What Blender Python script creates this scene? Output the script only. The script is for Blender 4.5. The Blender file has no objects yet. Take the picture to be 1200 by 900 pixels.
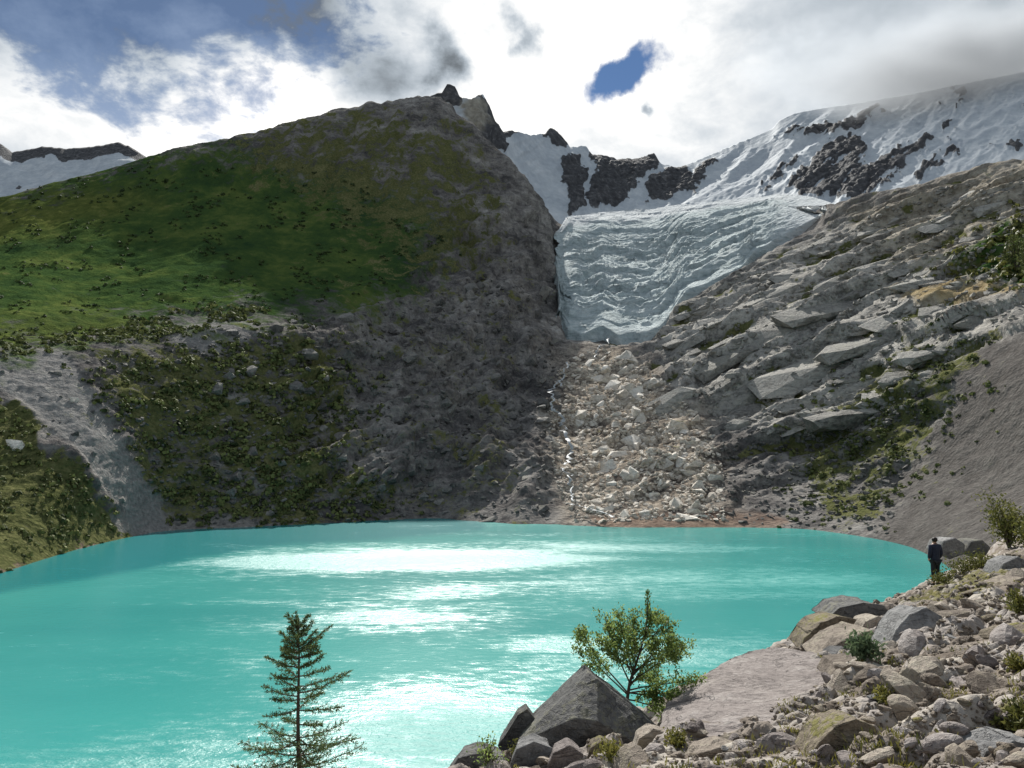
import bpy, bmesh, math, random
import numpy as np
from mathutils import Vector, Matrix, noise as mnoise
from mathutils.bvhtree import BVHTree

SC = bpy.context.scene
COL = SC.collection
R = math.radians
random.seed(11)
RNG = np.random.default_rng(11)

# ------------------------------------------------------------------ camera
F = 942.0                      # focal length in pixels of a 1200 x 900 frame
ZC = 40.0                      # eye height above the lake
TH = math.atan(65.0 / F)       # slight upward pitch
cam_d = bpy.data.cameras.new('camera')
cam_d.sensor_width = 36.0
cam_d.lens = 36.0 * F / 1200.0
cam_d.clip_start = 0.1
cam_d.clip_end = 20000
cam = bpy.data.objects.new('camera', cam_d)
cam.location = (0, 0, ZC)
cam.rotation_euler = (math.pi / 2 + TH, 0, 0)
COL.objects.link(cam)
SC.camera = cam

CT, ST = math.cos(TH), math.sin(TH)


def ray(px, py):
    dx = (px - 600) / F
    dy = (450 - py) / F
    return Vector((dx, CT - dy * ST, ST + dy * CT))


def at(px, py, Y):
    d = ray(px, py)
    s = Y / d.y
    return Vector((d.x * s, Y, ZC + d.z * s))


def proj(P):
    x = P[:, 0]
    y = P[:, 1]
    z = P[:, 2] - ZC
    f = y * CT + z * ST
    u = -y * ST + z * CT
    return 600 + F * x / f, 450 - F * u / f


def azel(px, py):
    d = ray(px, py).normalized()
    return math.atan2(d.x, d.y), math.asin(d.z)


# ------------------------------------------------------------------ node helper
class NT:
    def __init__(self, tree):
        self.t = tree

    def node(self, typ, props=None, ins=None):
        n = self.t.nodes.new(typ)
        for k, v in (props or {}).items():
            setattr(n, k, v)
        for k, v in (ins or {}).items():
            self.put(n.inputs[k], v)
        return n

    def put(self, sock, v):
        if isinstance(v, bpy.types.NodeSocket):
            self.t.links.new(v, sock)
        else:
            if isinstance(v, (tuple, list)) and len(v) == 3 and sock.type == 'RGBA':
                v = (*v, 1)
            sock.default_value = v

    def m(self, op, a, b=0.0, c=None, clamp=False):
        n = self.node('ShaderNodeMath', {'operation': op, 'use_clamp': clamp})
        self.put(n.inputs[0], a)
        self.put(n.inputs[1], b)
        if c is not None:
            self.put(n.inputs[2], c)
        return n.outputs[0]

    def add(self, a, b): return self.m('ADD', a, b)
    def sub(self, a, b): return self.m('SUBTRACT', a, b)
    def mul(self, a, b): return self.m('MULTIPLY', a, b)

    def ss(self, v, lo, hi, a=0.0, b=1.0):
        n = self.node('ShaderNodeMapRange', {'interpolation_type': 'SMOOTHSTEP'})
        self.put(n.inputs['Value'], v)
        n.inputs['From Min'].default_value = lo
        n.inputs['From Max'].default_value = hi
        n.inputs['To Min'].default_value = a
        n.inputs['To Max'].default_value = b
        return n.outputs[0]

    def mix(self, f, a, b, mode='MIX'):
        n = self.node('ShaderNodeMix', {'data_type': 'RGBA', 'blend_type': mode, 'clamp_factor': True})
        self.put(n.inputs[0], f)
        self.put(n.inputs[6], a)
        self.put(n.inputs[7], b)
        return n.outputs[2]

    def noise(self, vec, scale, detail=4, rough=0.55, dist=0.0, out=0):
        n = self.node('ShaderNodeTexNoise')
        if vec is not None:
            self.put(n.inputs['Vector'], vec)
        n.inputs['Scale'].default_value = scale
        n.inputs['Detail'].default_value = detail
        n.inputs['Roughness'].default_value = rough
        n.inputs['Distortion'].default_value = dist
        return n.outputs[out]

    def vor(self, vec, scale, feat='F1', out=0):
        n = self.node('ShaderNodeTexVoronoi', {'feature': feat})
        if vec is not None:
            self.put(n.inputs['Vector'], vec)
        n.inputs['Scale'].default_value = scale
        return n.outputs[out]

    def mapv(self, vec, scale=(1, 1, 1), rot=(0, 0, 0), loc=(0, 0, 0)):
        n = self.node('ShaderNodeMapping')
        self.put(n.inputs['Vector'], vec)
        n.inputs['Scale'].default_value = scale
        n.inputs['Rotation'].default_value = rot
        n.inputs['Location'].default_value = loc
        return n.outputs[0]

    def attr(self, name):
        return self.node('ShaderNodeAttribute', {'attribute_name': name}).outputs['Fac']

    def ramp(self, v, stops):
        n = self.node('ShaderNodeValToRGB')
        self.put(n.inputs[0], v)
        e = n.color_ramp.elements
        while len(e) < len(stops):
            e.new(0.5)
        for i, (p, c) in enumerate(stops):
            e[i].position = p
            e[i].color = (*c, 1)
        return n.outputs[0]

    def bump(self, h, strength, dist, normal=None):
        n = self.node('ShaderNodeBump')
        self.put(n.inputs['Height'], h)
        self.put(n.inputs['Strength'], strength)
        n.inputs['Distance'].default_value = dist
        if normal is not None:
            self.put(n.inputs['Normal'], normal)
        return n.outputs[0]


# ------------------------------------------------------------------ sky and sun
SUN_AZ, SUN_EL = R(-6), R(38.5)
W = bpy.data.worlds.new('World')
SC.world = W
W.use_nodes = True
W.node_tree.nodes.clear()
w = NT(W.node_tree)
sky = w.node('ShaderNodeTexSky', {'sky_type': 'NISHITA', 'sun_disc': False, 'sun_elevation': SUN_EL,
                                  'sun_rotation': SUN_AZ, 'altitude': 1800, 'air_density': 1.0,
                                  'dust_density': 0.0, 'ozone_density': 4.5})
bg_sky = w.node('ShaderNodeBackground', ins={'Color': sky.outputs[0], 'Strength': 0.06})
tc = w.node('ShaderNodeTexCoord')
D = w.node('ShaderNodeVectorMath', {'operation': 'NORMALIZE'}, {0: tc.outputs['Generated']}).outputs[0]
sep = w.node('ShaderNodeSeparateXYZ', ins={0: D})
wob = w.node('ShaderNodeTexNoise', ins={'Vector': D, 'Scale': 9.0, 'Detail': 8.0, 'Roughness': 0.58})
wsep = w.node('ShaderNodeSeparateXYZ', ins={0: wob.outputs['Color']})
az0 = w.m('ARCTAN2', sep.outputs[0], sep.outputs[1])
el0 = w.m('ARCSINE', sep.outputs[2])
azw = w.add(az0, w.mul(w.sub(wsep.outputs[0], 0.5), 0.16))
elw = w.add(el0, w.mul(w.sub(wsep.outputs[1], 0.5), 0.13))


def blob(px, py, rx, ry, rot=0.0, a=azw, e=elw):
    """Squared elliptical distance in the sky round a direction (radii in degrees of arc)."""
    A, E = azel(px, py)
    x = w.sub(a, A)
    y = w.sub(e, E)
    if rot:
        c, s = math.cos(R(rot)), math.sin(R(rot))
        x, y = w.add(w.mul(x, c), w.mul(y, s)), w.sub(w.mul(y, c), w.mul(x, s))
    x = w.m('DIVIDE', x, R(rx))
    y = w.m('DIVIDE', y, R(ry))
    return w.add(w.mul(x, x), w.mul(y, y))


def gauss(d2):
    return w.m('EXPONENT', w.mul(d2, -1.0))


Dn = w.mapv(D, (1, 1, 1.7))
n_big = w.noise(Dn, 2.6, 7, 0.55)
n_mid = w.noise(Dn, 8.0, 9, 0.6, 0.3)
n_fine = w.noise(Dn, 22.0, 8, 0.62, 0.2)
puff = w.add(w.mul(n_mid, 0.65), w.mul(n_fine, 0.35))
# gaps in the cloud
hole = w.ss(w.sub(blob(733, 74, 3.5, 1.75, 20), w.mul(w.sub(puff, 0.5), 1.6)), 0.45, 1.25, 1, 0)
vd = blob(110, -55, 19, 8.6, -2, az0, el0)
veil = w.ss(w.add(w.mul(w.sub(1.0, vd), 0.55), w.mul(w.sub(puff, 0.5), 2.6)), -0.05, 0.35)
out_gap = w.mul(w.ss(n_big, 0.52, 0.62), w.ss(w.m('ABSOLUTE', az0), 0.75, 1.1))
gap = w.m('MAXIMUM', hole, w.mul(veil, 0.66))
gap = w.m('MAXIMUM', gap, w.mul(out_gap, 0.8))
cover = w.sub(1.0, gap)
# brightness of the cloud: thin and lit through near the sun, grey and thick to the right
br = w.add(0.35, w.mul(w.sub(n_big, 0.5), 0.2))
br = w.add(br, w.mul(gauss(blob(640, 60, 17, 15)), 0.56))
br = w.add(br, w.mul(gauss(blob(110, 150, 24, 6.0)), 0.46))
br = w.add(br, w.mul(gauss(blob(310, 85, 5.5, 6.5)), 0.45))
br = w.sub(br, w.mul(gauss(blob(445, 88, 3.8, 2.9)), 0.50))
br = w.sub(br, w.mul(gauss(blob(523, 74, 1.5, 1.5)), 0.62))
br = w.sub(br, w.mul(gauss(blob(617, 44, 0.8, 1.2, 20)), 0.5))
br = w.sub(br, w.mul(gauss(blob(757, 131, 0.5, 0.6)), 0.5))
br = w.sub(br, w.mul(gauss(blob(340, -8, 4.0, 3.0)), 0.5))
br = w.sub(br, w.mul(veil, 0.42))
br = w.add(br, w.mul(w.sub(puff, 0.5), w.ss(az0, 0.22, 0.42, 1.15, 0.35)))
br = w.m('MAXIMUM', br, 0.15)
br = w.m('MINIMUM', br, 1.15)
tint = w.mix(w.ss(br, 0.3, 0.95), (0.84, 0.95, 1.06), (1.0, 0.99, 0.97))
ccol = w.mix(1.0, tint, w.node('ShaderNodeCombineXYZ', ins={0: br, 1: br, 2: br}).outputs[0], 'MULTIPLY')
bg_cloud = w.node('ShaderNodeBackground', ins={'Color': ccol, 'Strength': 1.0})
wm = w.node('ShaderNodeMixShader', ins={0: cover, 1: bg_sky.outputs[0], 2: bg_cloud.outputs[0]})
w.node('ShaderNodeOutputWorld', ins={0: wm.outputs[0]})

sun_d = bpy.data.lights.new('sun', 'SUN')
sun_d.energy = 5.0
sun_d.angle = R(0.8)
sun_d.color = (1.0, 0.965, 0.90)
sun = bpy.data.objects.new('sun', sun_d)
SV = Vector((math.sin(SUN_AZ) * math.cos(SUN_EL), math.cos(SUN_AZ) * math.cos(SUN_EL), math.sin(SUN_EL)))
sun.rotation_euler = (-SV).to_track_quat('-Z', 'Y').to_euler()
sun.location = (0, 0, 300)
COL.objects.link(sun)

SC.view_settings.view_transform = 'Standard'
SC.view_settings.look = 'None'
SC.view_settings.exposure = 0.38
SC.view_settings.gamma = 1.0
SC.cycles.use_denoising = True
SC.cycles.max_bounces = 6
SC.cycles.sample_clamp_indirect = 4.0

# ------------------------------------------------------------------ numeric noise
_perm = np.random.default_rng(5).permutation(256)
_perm = np.concatenate([_perm, _perm, _perm])
_g = np.random.default_rng(6).normal(size=(256, 3))
_g /= np.linalg.norm(_g, axis=1)[:, None]


def perlin(p):
    pi = np.floor(p).astype(np.int64)
    pf = p - pi
    pi &= 255
    u = pf * pf * pf * (pf * (pf * 6 - 15) + 10)
    out = 0
    for i in (0, 1):
        wx = u[:, 0] if i else 1 - u[:, 0]
        for j in (0, 1):
            wy = u[:, 1] if j else 1 - u[:, 1]
            for k in (0, 1):
                wz = u[:, 2] if k else 1 - u[:, 2]
                h = _perm[_perm[_perm[(pi[:, 0] + i) & 255] + ((pi[:, 1] + j) & 255)] + ((pi[:, 2] + k) & 255)]
                g = _g[h]
                d = g[:, 0] * (pf[:, 0] - i) + g[:, 1] * (pf[:, 1] - j) + g[:, 2] * (pf[:, 2] - k)
                out = out + wx * wy * wz * d
    return out * 1.5


def fbm(p, octv=4, gain=0.5, ridged=False):
    a, s, t = 1.0, 0.0, 0.0
    q = np.array(p, float)
    for o in range(octv):
        n = perlin(q)
        if ridged:
            n = 1 - 2 * np.abs(n)
        s = s + a * n
        t += a
        a *= gain
        q = q * 2.03 + 17.3
    return s / t - (0.4 if ridged else 0.0)


def sstep(x, lo, hi):
    t = np.clip((x - lo) / (hi - lo), 0, 1)
    return t * t * (3 - 2 * t)


def cobbles(xy, cell, seed):
    q = xy / cell
    b0 = np.floor(q).astype(np.int64)
    best = np.full(len(q), 9.0)
    idv = np.zeros(len(q))
    for i in (-1, 0, 1):
        for j in (-1, 0, 1):
            c = b0 + (i, j)
            h = _perm[_perm[c[:, 0] & 255] + ((c[:, 1] + seed) & 255)]
            jx = h / 255.0
            jy = _perm[(h + 71) & 255] / 255.0
            sz = 0.75 + 0.6 * _perm[(h + 133) & 255] / 255.0
            ax = (q[:, 0] - c[:, 0] - jx)
            ay = (q[:, 1] - c[:, 1] - jy)
            th_ = h * 0.7
            ca, sa = np.cos(th_), np.sin(th_)
            u_, v_ = ax * ca + ay * sa, (ay * ca - ax * sa) * 1.5
            d = np.maximum(np.abs(u_) * 0.8 + np.abs(v_) * 0.5, np.hypot(u_, v_) * 0.9) / sz
            m_ = d < best
            best = np.where(m_, d, best)
            idv = np.where(m_, _perm[(h + 17) & 255] / 255.0, idv)
    return best, idv


def pchip(x, Y, xi):
    x = np.asarray(x, float)
    Y = np.asarray(Y, float)
    sh = Y.shape[1:]
    Y = Y.reshape(len(x), -1)
    h = np.diff(x)[:, None]
    d = np.diff(Y, axis=0) / h
    m = np.zeros_like(Y)
    m[0], m[-1] = d[0], d[-1]
    a, b = d[:-1], d[1:]
    w1, w2 = 2 * h[1:] + h[:-1], h[1:] + 2 * h[:-1]
    with np.errstate(divide='ignore', invalid='ignore'):
        mm = (w1 + w2) / (w1 / a + w2 / b)
    m[1:-1] = np.where(a * b > 0, mm, 0)
    i = np.clip(np.searchsorted(x, xi, 'right') - 1, 0, len(x) - 2)
    t = ((xi - x[i]) / np.diff(x)[i])[:, None]
    hi = h[i]
    r = (Y[i] * (2 * t ** 3 - 3 * t ** 2 + 1) + m[i] * hi * (t ** 3 - 2 * t ** 2 + t)
         + Y[i + 1] * (-2 * t ** 3 + 3 * t ** 2) + m[i + 1] * hi * (t ** 3 - t ** 2))
    return r.reshape((len(xi),) + sh)


def polymask(px, py, poly, soft):
    """Soft membership of points in a polygon."""
    n = len(poly)
    inside = np.zeros(len(px), bool)
    dist = np.full(len(px), 1e9)
    for i in range(n):
        x0, y0 = poly[i]
        x1, y1 = poly[(i + 1) % n]
        c = ((y0 > py) != (y1 > py)) & (px < (x1 - x0) * (py - y0) / ((y1 - y0) or 1e-9) + x0)
        inside ^= c
        ex, ey = x1 - x0, y1 - y0
        t = np.clip(((px - x0) * ex + (py - y0) * ey) / (ex * ex + ey * ey), 0, 1)
        dist = np.minimum(dist, np.hypot(px - x0 - t * ex, py - y0 - t * ey))
    return sstep(np.where(inside, dist, -dist), -soft, soft)


# ------------------------------------------------------------------ object helpers
def tag(o, label=None, cat=None, group=None, kind=None):
    if label: o['label'] = label
    if cat: o['category'] = cat
    if group: o['group'] = group
    if kind: o['kind'] = kind
    return o


def link(name, me, mat=None, parent=None):
    o = bpy.data.objects.new(name, me)
    COL.objects.link(o)
    if mat is not None and not me.materials:
        me.materials.append(mat)
    if parent is not None:
        o.parent = parent
    return o


def np_mesh(name, V, faces, attrs=None, smooth=True):
    """faces: int array (n,3) or (n,4)."""
    me = bpy.data.meshes.new(name)
    V = np.asarray(V, np.float32)
    faces = np.asarray(faces, np.int32)
    k = faces.shape[1]
    me.vertices.add(len(V))
    me.vertices.foreach_set('co', V.ravel())
    me.loops.add(faces.size)
    me.loops.foreach_set('vertex_index', faces.ravel())
    me.polygons.add(len(faces))
    me.polygons.foreach_set('loop_start', np.arange(0, faces.size, k, dtype=np.int32))
    me.polygons.foreach_set('use_smooth', np.full(len(faces), smooth))
    for nm, a in (attrs or {}).items():
        at_ = me.attributes.new(nm, 'FLOAT', 'POINT')
        at_.data.foreach_set('value', np.asarray(a, np.float32))
    me.update(calc_edges=True)
    return me


def grid_faces(nr, nc):
    i = np.arange(nr - 1)[:, None] * nc + np.arange(nc - 1)[None]
    i = i.ravel()
    return np.stack([i, i + 1, i + nc + 1, i + nc], 1)


def submesh(name, V, faces, keep, attrs, smooth=True):
    f = faces[keep]
    idx, inv = np.unique(f, return_inverse=True)
    return np_mesh(name, V[idx], inv.reshape(f.shape), {k: a[idx] for k, a in attrs.items()}, smooth)


def bm_mesh(name, bm, smooth=False):
    me = bpy.data.meshes.new(name)
    bm.normal_update()
    bm.to_mesh(me)
    bm.free()
    for p in me.polygons:
        p.use_smooth = smooth
    return me


def grid_normals(P):
    a = np.gradient(P, axis=1)
    b = np.gradient(P, axis=0)
    n = np.cross(a, b)
    n /= np.linalg.norm(n, axis=2)[..., None] + 1e-9
    return n


def bvh_of(V, faces):
    return BVHTree.FromPolygons([tuple(v) for v in V.tolist()], faces.tolist())


# ------------------------------------------------------------------ materials
def new_mat(name):
    m = bpy.data.materials.new(name)
    m.use_nodes = True
    m.node_tree.nodes.clear()
    n = NT(m.node_tree)
    b = n.node('ShaderNodeBsdfPrincipled')
    n.node('ShaderNodeOutputMaterial', ins={0: b.outputs[0]})
    return m, n, b


def terrain_material():
    m, n, b = new_mat('mountain_ground')
    g = n.node('ShaderNodeNewGeometry')
    P = g.outputs['Position']
    a1 = n.noise(P, 0.018, 6, 0.6)
    a2 = n.noise(P, 0.11, 7, 0.65)
    a3 = n.noise(P, 0.55, 6, 0.65)
    a4 = n.noise(P, 0.045, 5, 0.6)
    st = n.noise(n.mapv(P, (0.35, 0.35, 1.6), (0, 0.42, 0)), 0.12, 6, 0.6, 0.6)
    k = n.add(n.add(n.mul(a2, 0.45), n.mul(a3, 0.3)), n.add(n.mul(st, 0.3), n.mul(a1, 0.2)))
    rock = n.ramp(n.add(k, n.mul(n.sub(a1, 0.5), 0.35)), [(0.42, (0.040, 0.040, 0.043)), (0.56, (0.115, 0.108, 0.105)), (0.68, (0.25, 0.235, 0.22)), (0.84, (0.46, 0.44, 0.41))])
    pale = n.ramp(k, [(0.46, (0.05, 0.05, 0.046)), (0.56, (0.22, 0.21, 0.195)), (0.66, (0.43, 0.41, 0.375)), (0.80, (0.64, 0.61, 0.55))])
    warm = n.ramp(k, [(0.44, (0.035, 0.03, 0.027)), (0.55, (0.12, 0.10, 0.085)), (0.66, (0.42, 0.36, 0.29)), (0.82, (0.72, 0.66, 0.56))])
    c = n.mix(n.attr('pale'), rock, pale)
    c = n.mix(n.mul(n.attr('warm'), 0.9), c, warm)
    sc = n.ramp(n.add(n.mul(a3, 0.7), n.mul(a2, 0.35)), [(0.36, (0.16, 0.155, 0.15)), (0.54, (0.26, 0.252, 0.243)), (0.7, (0.37, 0.36, 0.34))])
    c = n.mix(n.attr('scree'), c, sc)
    dk = n.ramp(n.add(n.mul(a3, 0.6), n.mul(a2, 0.45)), [(0.36, (0.085, 0.078, 0.072)), (0.55, (0.135, 0.125, 0.118)), (0.7, (0.19, 0.18, 0.165))])
    c = n.mix(n.attr('dirt'), c, dk)
    c = n.mix(n.attr('ochre'), c, n.ramp(a2, [(0.3, (0.22, 0.16, 0.08)), (0.7, (0.46, 0.38, 0.24))]))
    c = n.mix(n.attr('red'), c, n.ramp(a2, [(0.35, (0.13, 0.085, 0.065)), (0.7, (0.38, 0.27, 0.20))]))
    gr = n.ramp(n.add(n.mul(a1, 0.5), n.add(n.mul(a2, 0.3), n.mul(a4, 0.2))), [(0.38, (0.030, 0.062, 0.026)), (0.5, (0.055, 0.096, 0.030)), (0.58, (0.10, 0.14, 0.040)), (0.72, (0.17, 0.19, 0.06))])
    gf = n.ss(n.add(n.attr('grass'), n.add(n.mul(n.sub(a2, 0.5), 1.3), n.mul(n.sub(a4, 0.5), 1.2))), 0.28, 0.72)
    gr = n.mix(n.mul(n.attr('sunlit_dry'), 0.75), gr, n.ramp(a2, [(0.3, (0.07, 0.09, 0.025)), (0.55, (0.15, 0.165, 0.045)), (0.75, (0.24, 0.23, 0.08))]))
    c = n.mix(gf, c, gr)
    vg = n.ramp(n.add(n.mul(a3, 0.6), n.mul(a4, 0.4)), [(0.36, (0.05, 0.06, 0.026)), (0.52, (0.115, 0.122, 0.05)), (0.68, (0.22, 0.205, 0.10))])
    vf = n.ss(n.add(n.attr('veg_shade'), n.add(n.add(n.mul(n.sub(a2, 0.5), 1.5), n.mul(n.sub(a4, 0.5), 1.9)), n.mul(n.sub(a3, 0.5), 0.9))), 0.36, 0.66)
    c = n.mix(vf, c, vg)
    b.inputs['Roughness'].default_value = 0.92
    b.inputs['Specular IOR Level'].default_value = 0.0
    n.put(b.inputs['Base Color'], c)
    b1 = n.bump(a2, 0.9, 3.0)
    b2 = n.bump(n.add(a3, n.mul(n.vor(P, 0.5), 0.5)), 0.9, 0.8, b1)
    n.put(b.inputs['Normal'], b2)
    return m


def snow_material():
    m, n, b = new_mat('snow_and_rock')
    P = n.node('ShaderNodeNewGeometry').outputs['Position']
    a1 = n.noise(P, 0.02, 7, 0.6)
    a2 = n.noise(P, 0.09, 7, 0.62)
    f = n.ss(n.add(n.attr('rock'), n.add(n.mul(n.sub(a2, 0.5), 0.9), n.mul(n.sub(a1, 0.5), 0.7))), 0.38, 0.55)
    rk = n.ramp(a2, [(0.3, (0.045, 0.046, 0.05)), (0.55, (0.10, 0.10, 0.105)), (0.75, (0.24, 0.235, 0.235))])
    sn = n.ramp(n.add(n.mul(a1, 0.6), n.mul(a2, 0.4)), [(0.3, (0.36, 0.40, 0.45)), (0.5, (0.50, 0.54, 0.575)), (0.7, (0.70, 0.725, 0.74))])
    tan = n.ramp(a2, [(0.3, (0.20, 0.18, 0.15)), (0.7, (0.42, 0.40, 0.34))])
    c = n.mix(f, sn, rk)
    c = n.mix(n.attr('tan'), c, tan)
    n.put(b.inputs['Base Color'], c)
    b.inputs['Roughness'].default_value = 0.8
    b.inputs['Specular IOR Level'].default_value = 0.1
    n.put(b.inputs['Normal'], n.bump(a2, n.m('MULTIPLY_ADD', f, 0.6, 0.25), 7.0))
    return m


def ice_material():
    m, n, b = new_mat('glacier_ice')
    P = n.node('ShaderNodeNewGeometry').outputs['Position']
    a1 = n.noise(P, 0.03, 6, 0.6)
    cr = n.noise(n.mapv(P, (0.5, 0.9, 2.6), (0, 0.15, 0)), 0.085, 7, 0.65, 0.5)
    a3 = n.noise(P, 0.3, 6, 0.65)
    k = n.add(n.add(n.mul(cr, 0.5), n.mul(a3, 0.3)), n.mul(a1, 0.2))
    c = n.ramp(k, [(0.36, (0.24, 0.30, 0.31)), (0.45, (0.44, 0.52, 0.535)), (0.55, (0.60, 0.67, 0.675)), (0.7, (0.80, 0.83, 0.83))])
    c = n.mix(n.ss(n.noise(P, 0.05, 5, 0.6), 0.56, 0.74, 0, 0.6), c, n.ramp(k, [(0.35, (0.08, 0.095, 0.095)), (0.65, (0.26, 0.29, 0.28))]))
    og = n.m('SINE', n.add(n.mul(n.attr('flow'), 70.0), n.mul(a1, 9.0)))
    c = n.mix(n.ss(og, 0.2, 1.0, 0, 0.35), c, (0.30, 0.36, 0.36))
    c = n.mix(n.ss(n.add(n.attr('upper'), n.mul(n.sub(a3, 0.5), 0.8)), 0.3, 0.7, 0, 0.85), c, (0.66, 0.69, 0.71))
    n.put(b.inputs['Base Color'], c)
    b.inputs['Roughness'].default_value = 0.85
    b.inputs['Specular IOR Level'].default_value = 0.12
    n.put(b.inputs['Normal'], n.bump(n.add(cr, n.mul(a3, 0.5)), 1.0, 5.0))
    return m


def water_material():
    m, n, b = new_mat('glacial_water')
    P = n.node('ShaderNodeNewGeometry').outputs['Position']
    gust = n.attr('gust')
    streak = n.noise(n.mapv(P, (0.35, 1.0, 1.0), (0, 0, R(8))), 0.045, 6, 0.6, 0.4)
    grain = n.noise(n.mapv(P, (0.4, 1.0, 1.0), (0, 0, R(5))), 0.5, 5, 0.7)
    gf = n.ss(n.add(gust, n.add(n.mul(n.sub(streak, 0.5), 1.5), n.mul(n.sub(grain, 0.5), 1.5))), 0.12, 1.05)
    depth = n.noise(n.mapv(P, (0.5, 1, 1)), 0.012, 4, 0.5)
    c = n.ramp(depth, [(0.3, (0.024, 0.245, 0.235)), (0.55, (0.045, 0.315, 0.288)), (0.75, (0.085, 0.38, 0.345))])
    c = n.mix(n.attr('clear'), c, (0.012, 0.205, 0.215))  # clear attribute: shade by the left shore painted in darker teal
    n.put(b.inputs['Base Color'], c)
    b.inputs['IOR'].default_value = 1.333
    n.put(b.inputs['Roughness'], n.m('MULTIPLY_ADD', gf, 0.30, 0.20))
    w1 = n.noise(n.mapv(P, (0.55, 1, 1), (0, 0, R(12))), 0.55, 4, 0.6)
    w2 = n.noise(n.mapv(P, (0.7, 1, 1), (0, 0, R(-20))), 1.9, 4, 0.6)
    h = n.add(w1, n.mul(w2, 0.4))
    n.put(b.inputs['Normal'], n.bump(h, n.m('MULTIPLY_ADD', gf, 0.62, 0.10), 0.7))
    return m


def rock_material(name, dark, mid, light, scale=3.0, moss=0.0, lichen=0.25, mosscol=(0.10, 0.10, 0.02)):
    m, n, b = new_mat(name)
    g = n.node('ShaderNodeNewGeometry')
    P = g.outputs['Position']
    rnd = n.node('ShaderNodeObjectInfo').outputs['Random']
    a1 = n.noise(P, scale * 0.5, 7, 0.62)
    a2 = n.noise(P, scale * 4, 7, 0.66)
    a3 = n.noise(P, scale * 22, 4, 0.6)
    k = n.add(n.add(n.mul(a1, 0.5), n.mul(a2, 0.35)), n.add(n.mul(a3, 0.2), n.mul(n.sub(rnd, 0.5), 0.16)))
    c = n.ramp(k, [(0.36, dark), (0.54, mid), (0.72, light)])
    li = n.mul(n.ss(n.vor(n.mapv(P, (1, 1, 1), loc=(3, 1, 2)), scale * 5, 'SMOOTH_F1'), 0.12, 0.34, 1, 0), n.ss(a1, 0.48, 0.62))
    c = n.mix(n.mul(li, lichen), c, (0.42, 0.41, 0.36))
    if moss:
        nz = n.node('ShaderNodeSeparateXYZ', ins={0: g.outputs['Normal']}).outputs[2]
        mf = n.mul(n.ss(n.add(a2, n.mul(n.sub(a1, 0.5), 1.2)), 0.52, 0.66), n.ss(nz, 0.1, 0.7))
        c = n.mix(n.mul(mf, moss), c, n.mix(a3, mosscol, (mosscol[0] * 2.2, mosscol[1] * 2.0, mosscol[2] * 1.6)))
    n.put(b.inputs['Base Color'], c)
    b.inputs['Roughness'].default_value = 0.88
    b.inputs['Specular IOR Level'].default_value = 0.3
    crack = n.ss(n.m('ABSOLUTE', n.sub(n.noise(n.mapv(P, (0.7, 0.7, 2.2), (0.3, 0.5, 0)), scale * 0.9, 5, 0.6, 0.8), 0.5)), 0.0, 0.018, -0.3, 0)
    h = n.add(n.add(n.mul(a1, 0.8), n.mul(a2, 0.55)), n.add(n.mul(a3, 0.18), crack))
    n.put(b.inputs['Normal'], n.bump(h, 0.9, 0.22 / scale))
    return m


def bank_material():
    m, n, b = new_mat('moraine_soil')
    P = n.node('ShaderNodeNewGeometry').outputs['Position']
    a1 = n.noise(P, 0.45, 6, 0.6)
    a2 = n.noise(P, 2.4, 7, 0.65)
    a3 = n.noise(P, 14, 6, 0.65)
    v1 = n.vor(P, 9, 'F1')
    v1c = n.vor(P, 9, 'F1', 1)
    v2 = n.vor(P, 26, 'F1')
    k = n.add(n.add(n.mul(a1, 0.3), n.mul(a2, 0.4)), n.mul(a3, 0.35))
    c = n.ramp(k, [(0.38, (0.085, 0.066, 0.05)), (0.52, (0.20, 0.165, 0.13)), (0.64, (0.31, 0.26, 0.21)), (0.8, (0.45, 0.40, 0.345))])
    bw = n.node('ShaderNodeRGBToBW', ins={0: v1c}).outputs[0]
    c = n.mix(n.mul(n.ss(v1, 0.25, 0.45, 1, 0), 0.6), c, n.ramp(bw, [(0.2, (0.13, 0.12, 0.115)), (0.5, (0.30, 0.255, 0.22)), (0.8, (0.48, 0.44, 0.39))]))
    cb = n.attr('cob')
    cc = n.ramp(n.add(n.mul(cb, 0.8), n.mul(n.sub(k, 0.5), 0.9)), [(0.15, (0.13, 0.105, 0.085)), (0.4, (0.25, 0.215, 0.185)), (0.6, (0.33, 0.30, 0.28)), (0.85, (0.47, 0.43, 0.37))])
    c = n.mix(n.ss(cb, 0.02, 0.12, 0, 0.85), c, cc)
    mo = n.ss(n.add(n.attr('moss'), n.add(n.mul(n.sub(a2, 0.5), 1.3), n.mul(n.sub(a1, 0.5), 0.8))), 0.42, 0.66)
    c = n.mix(n.mul(mo, 0.9), c, n.ramp(a3, [(0.3, (0.05, 0.05, 0.014)), (0.55, (0.13, 0.12, 0.03)), (0.75, (0.24, 0.21, 0.06))]))
    n.put(b.inputs['Base Color'], c)
    b.inputs['Roughness'].default_value = 0.95
    b.inputs['Specular IOR Level'].default_value = 0.15
    h = n.add(n.add(n.mul(a2, 0.8), n.mul(a3, 0.4)), n.add(n.mul(n.m('MINIMUM', v1, 0.5), -0.6), n.mul(n.m('MINIMUM', v2, 0.5), -0.25)))
    n.put(b.inputs['Normal'], n.bump(h, 1.0, 0.07))
    return m


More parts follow.
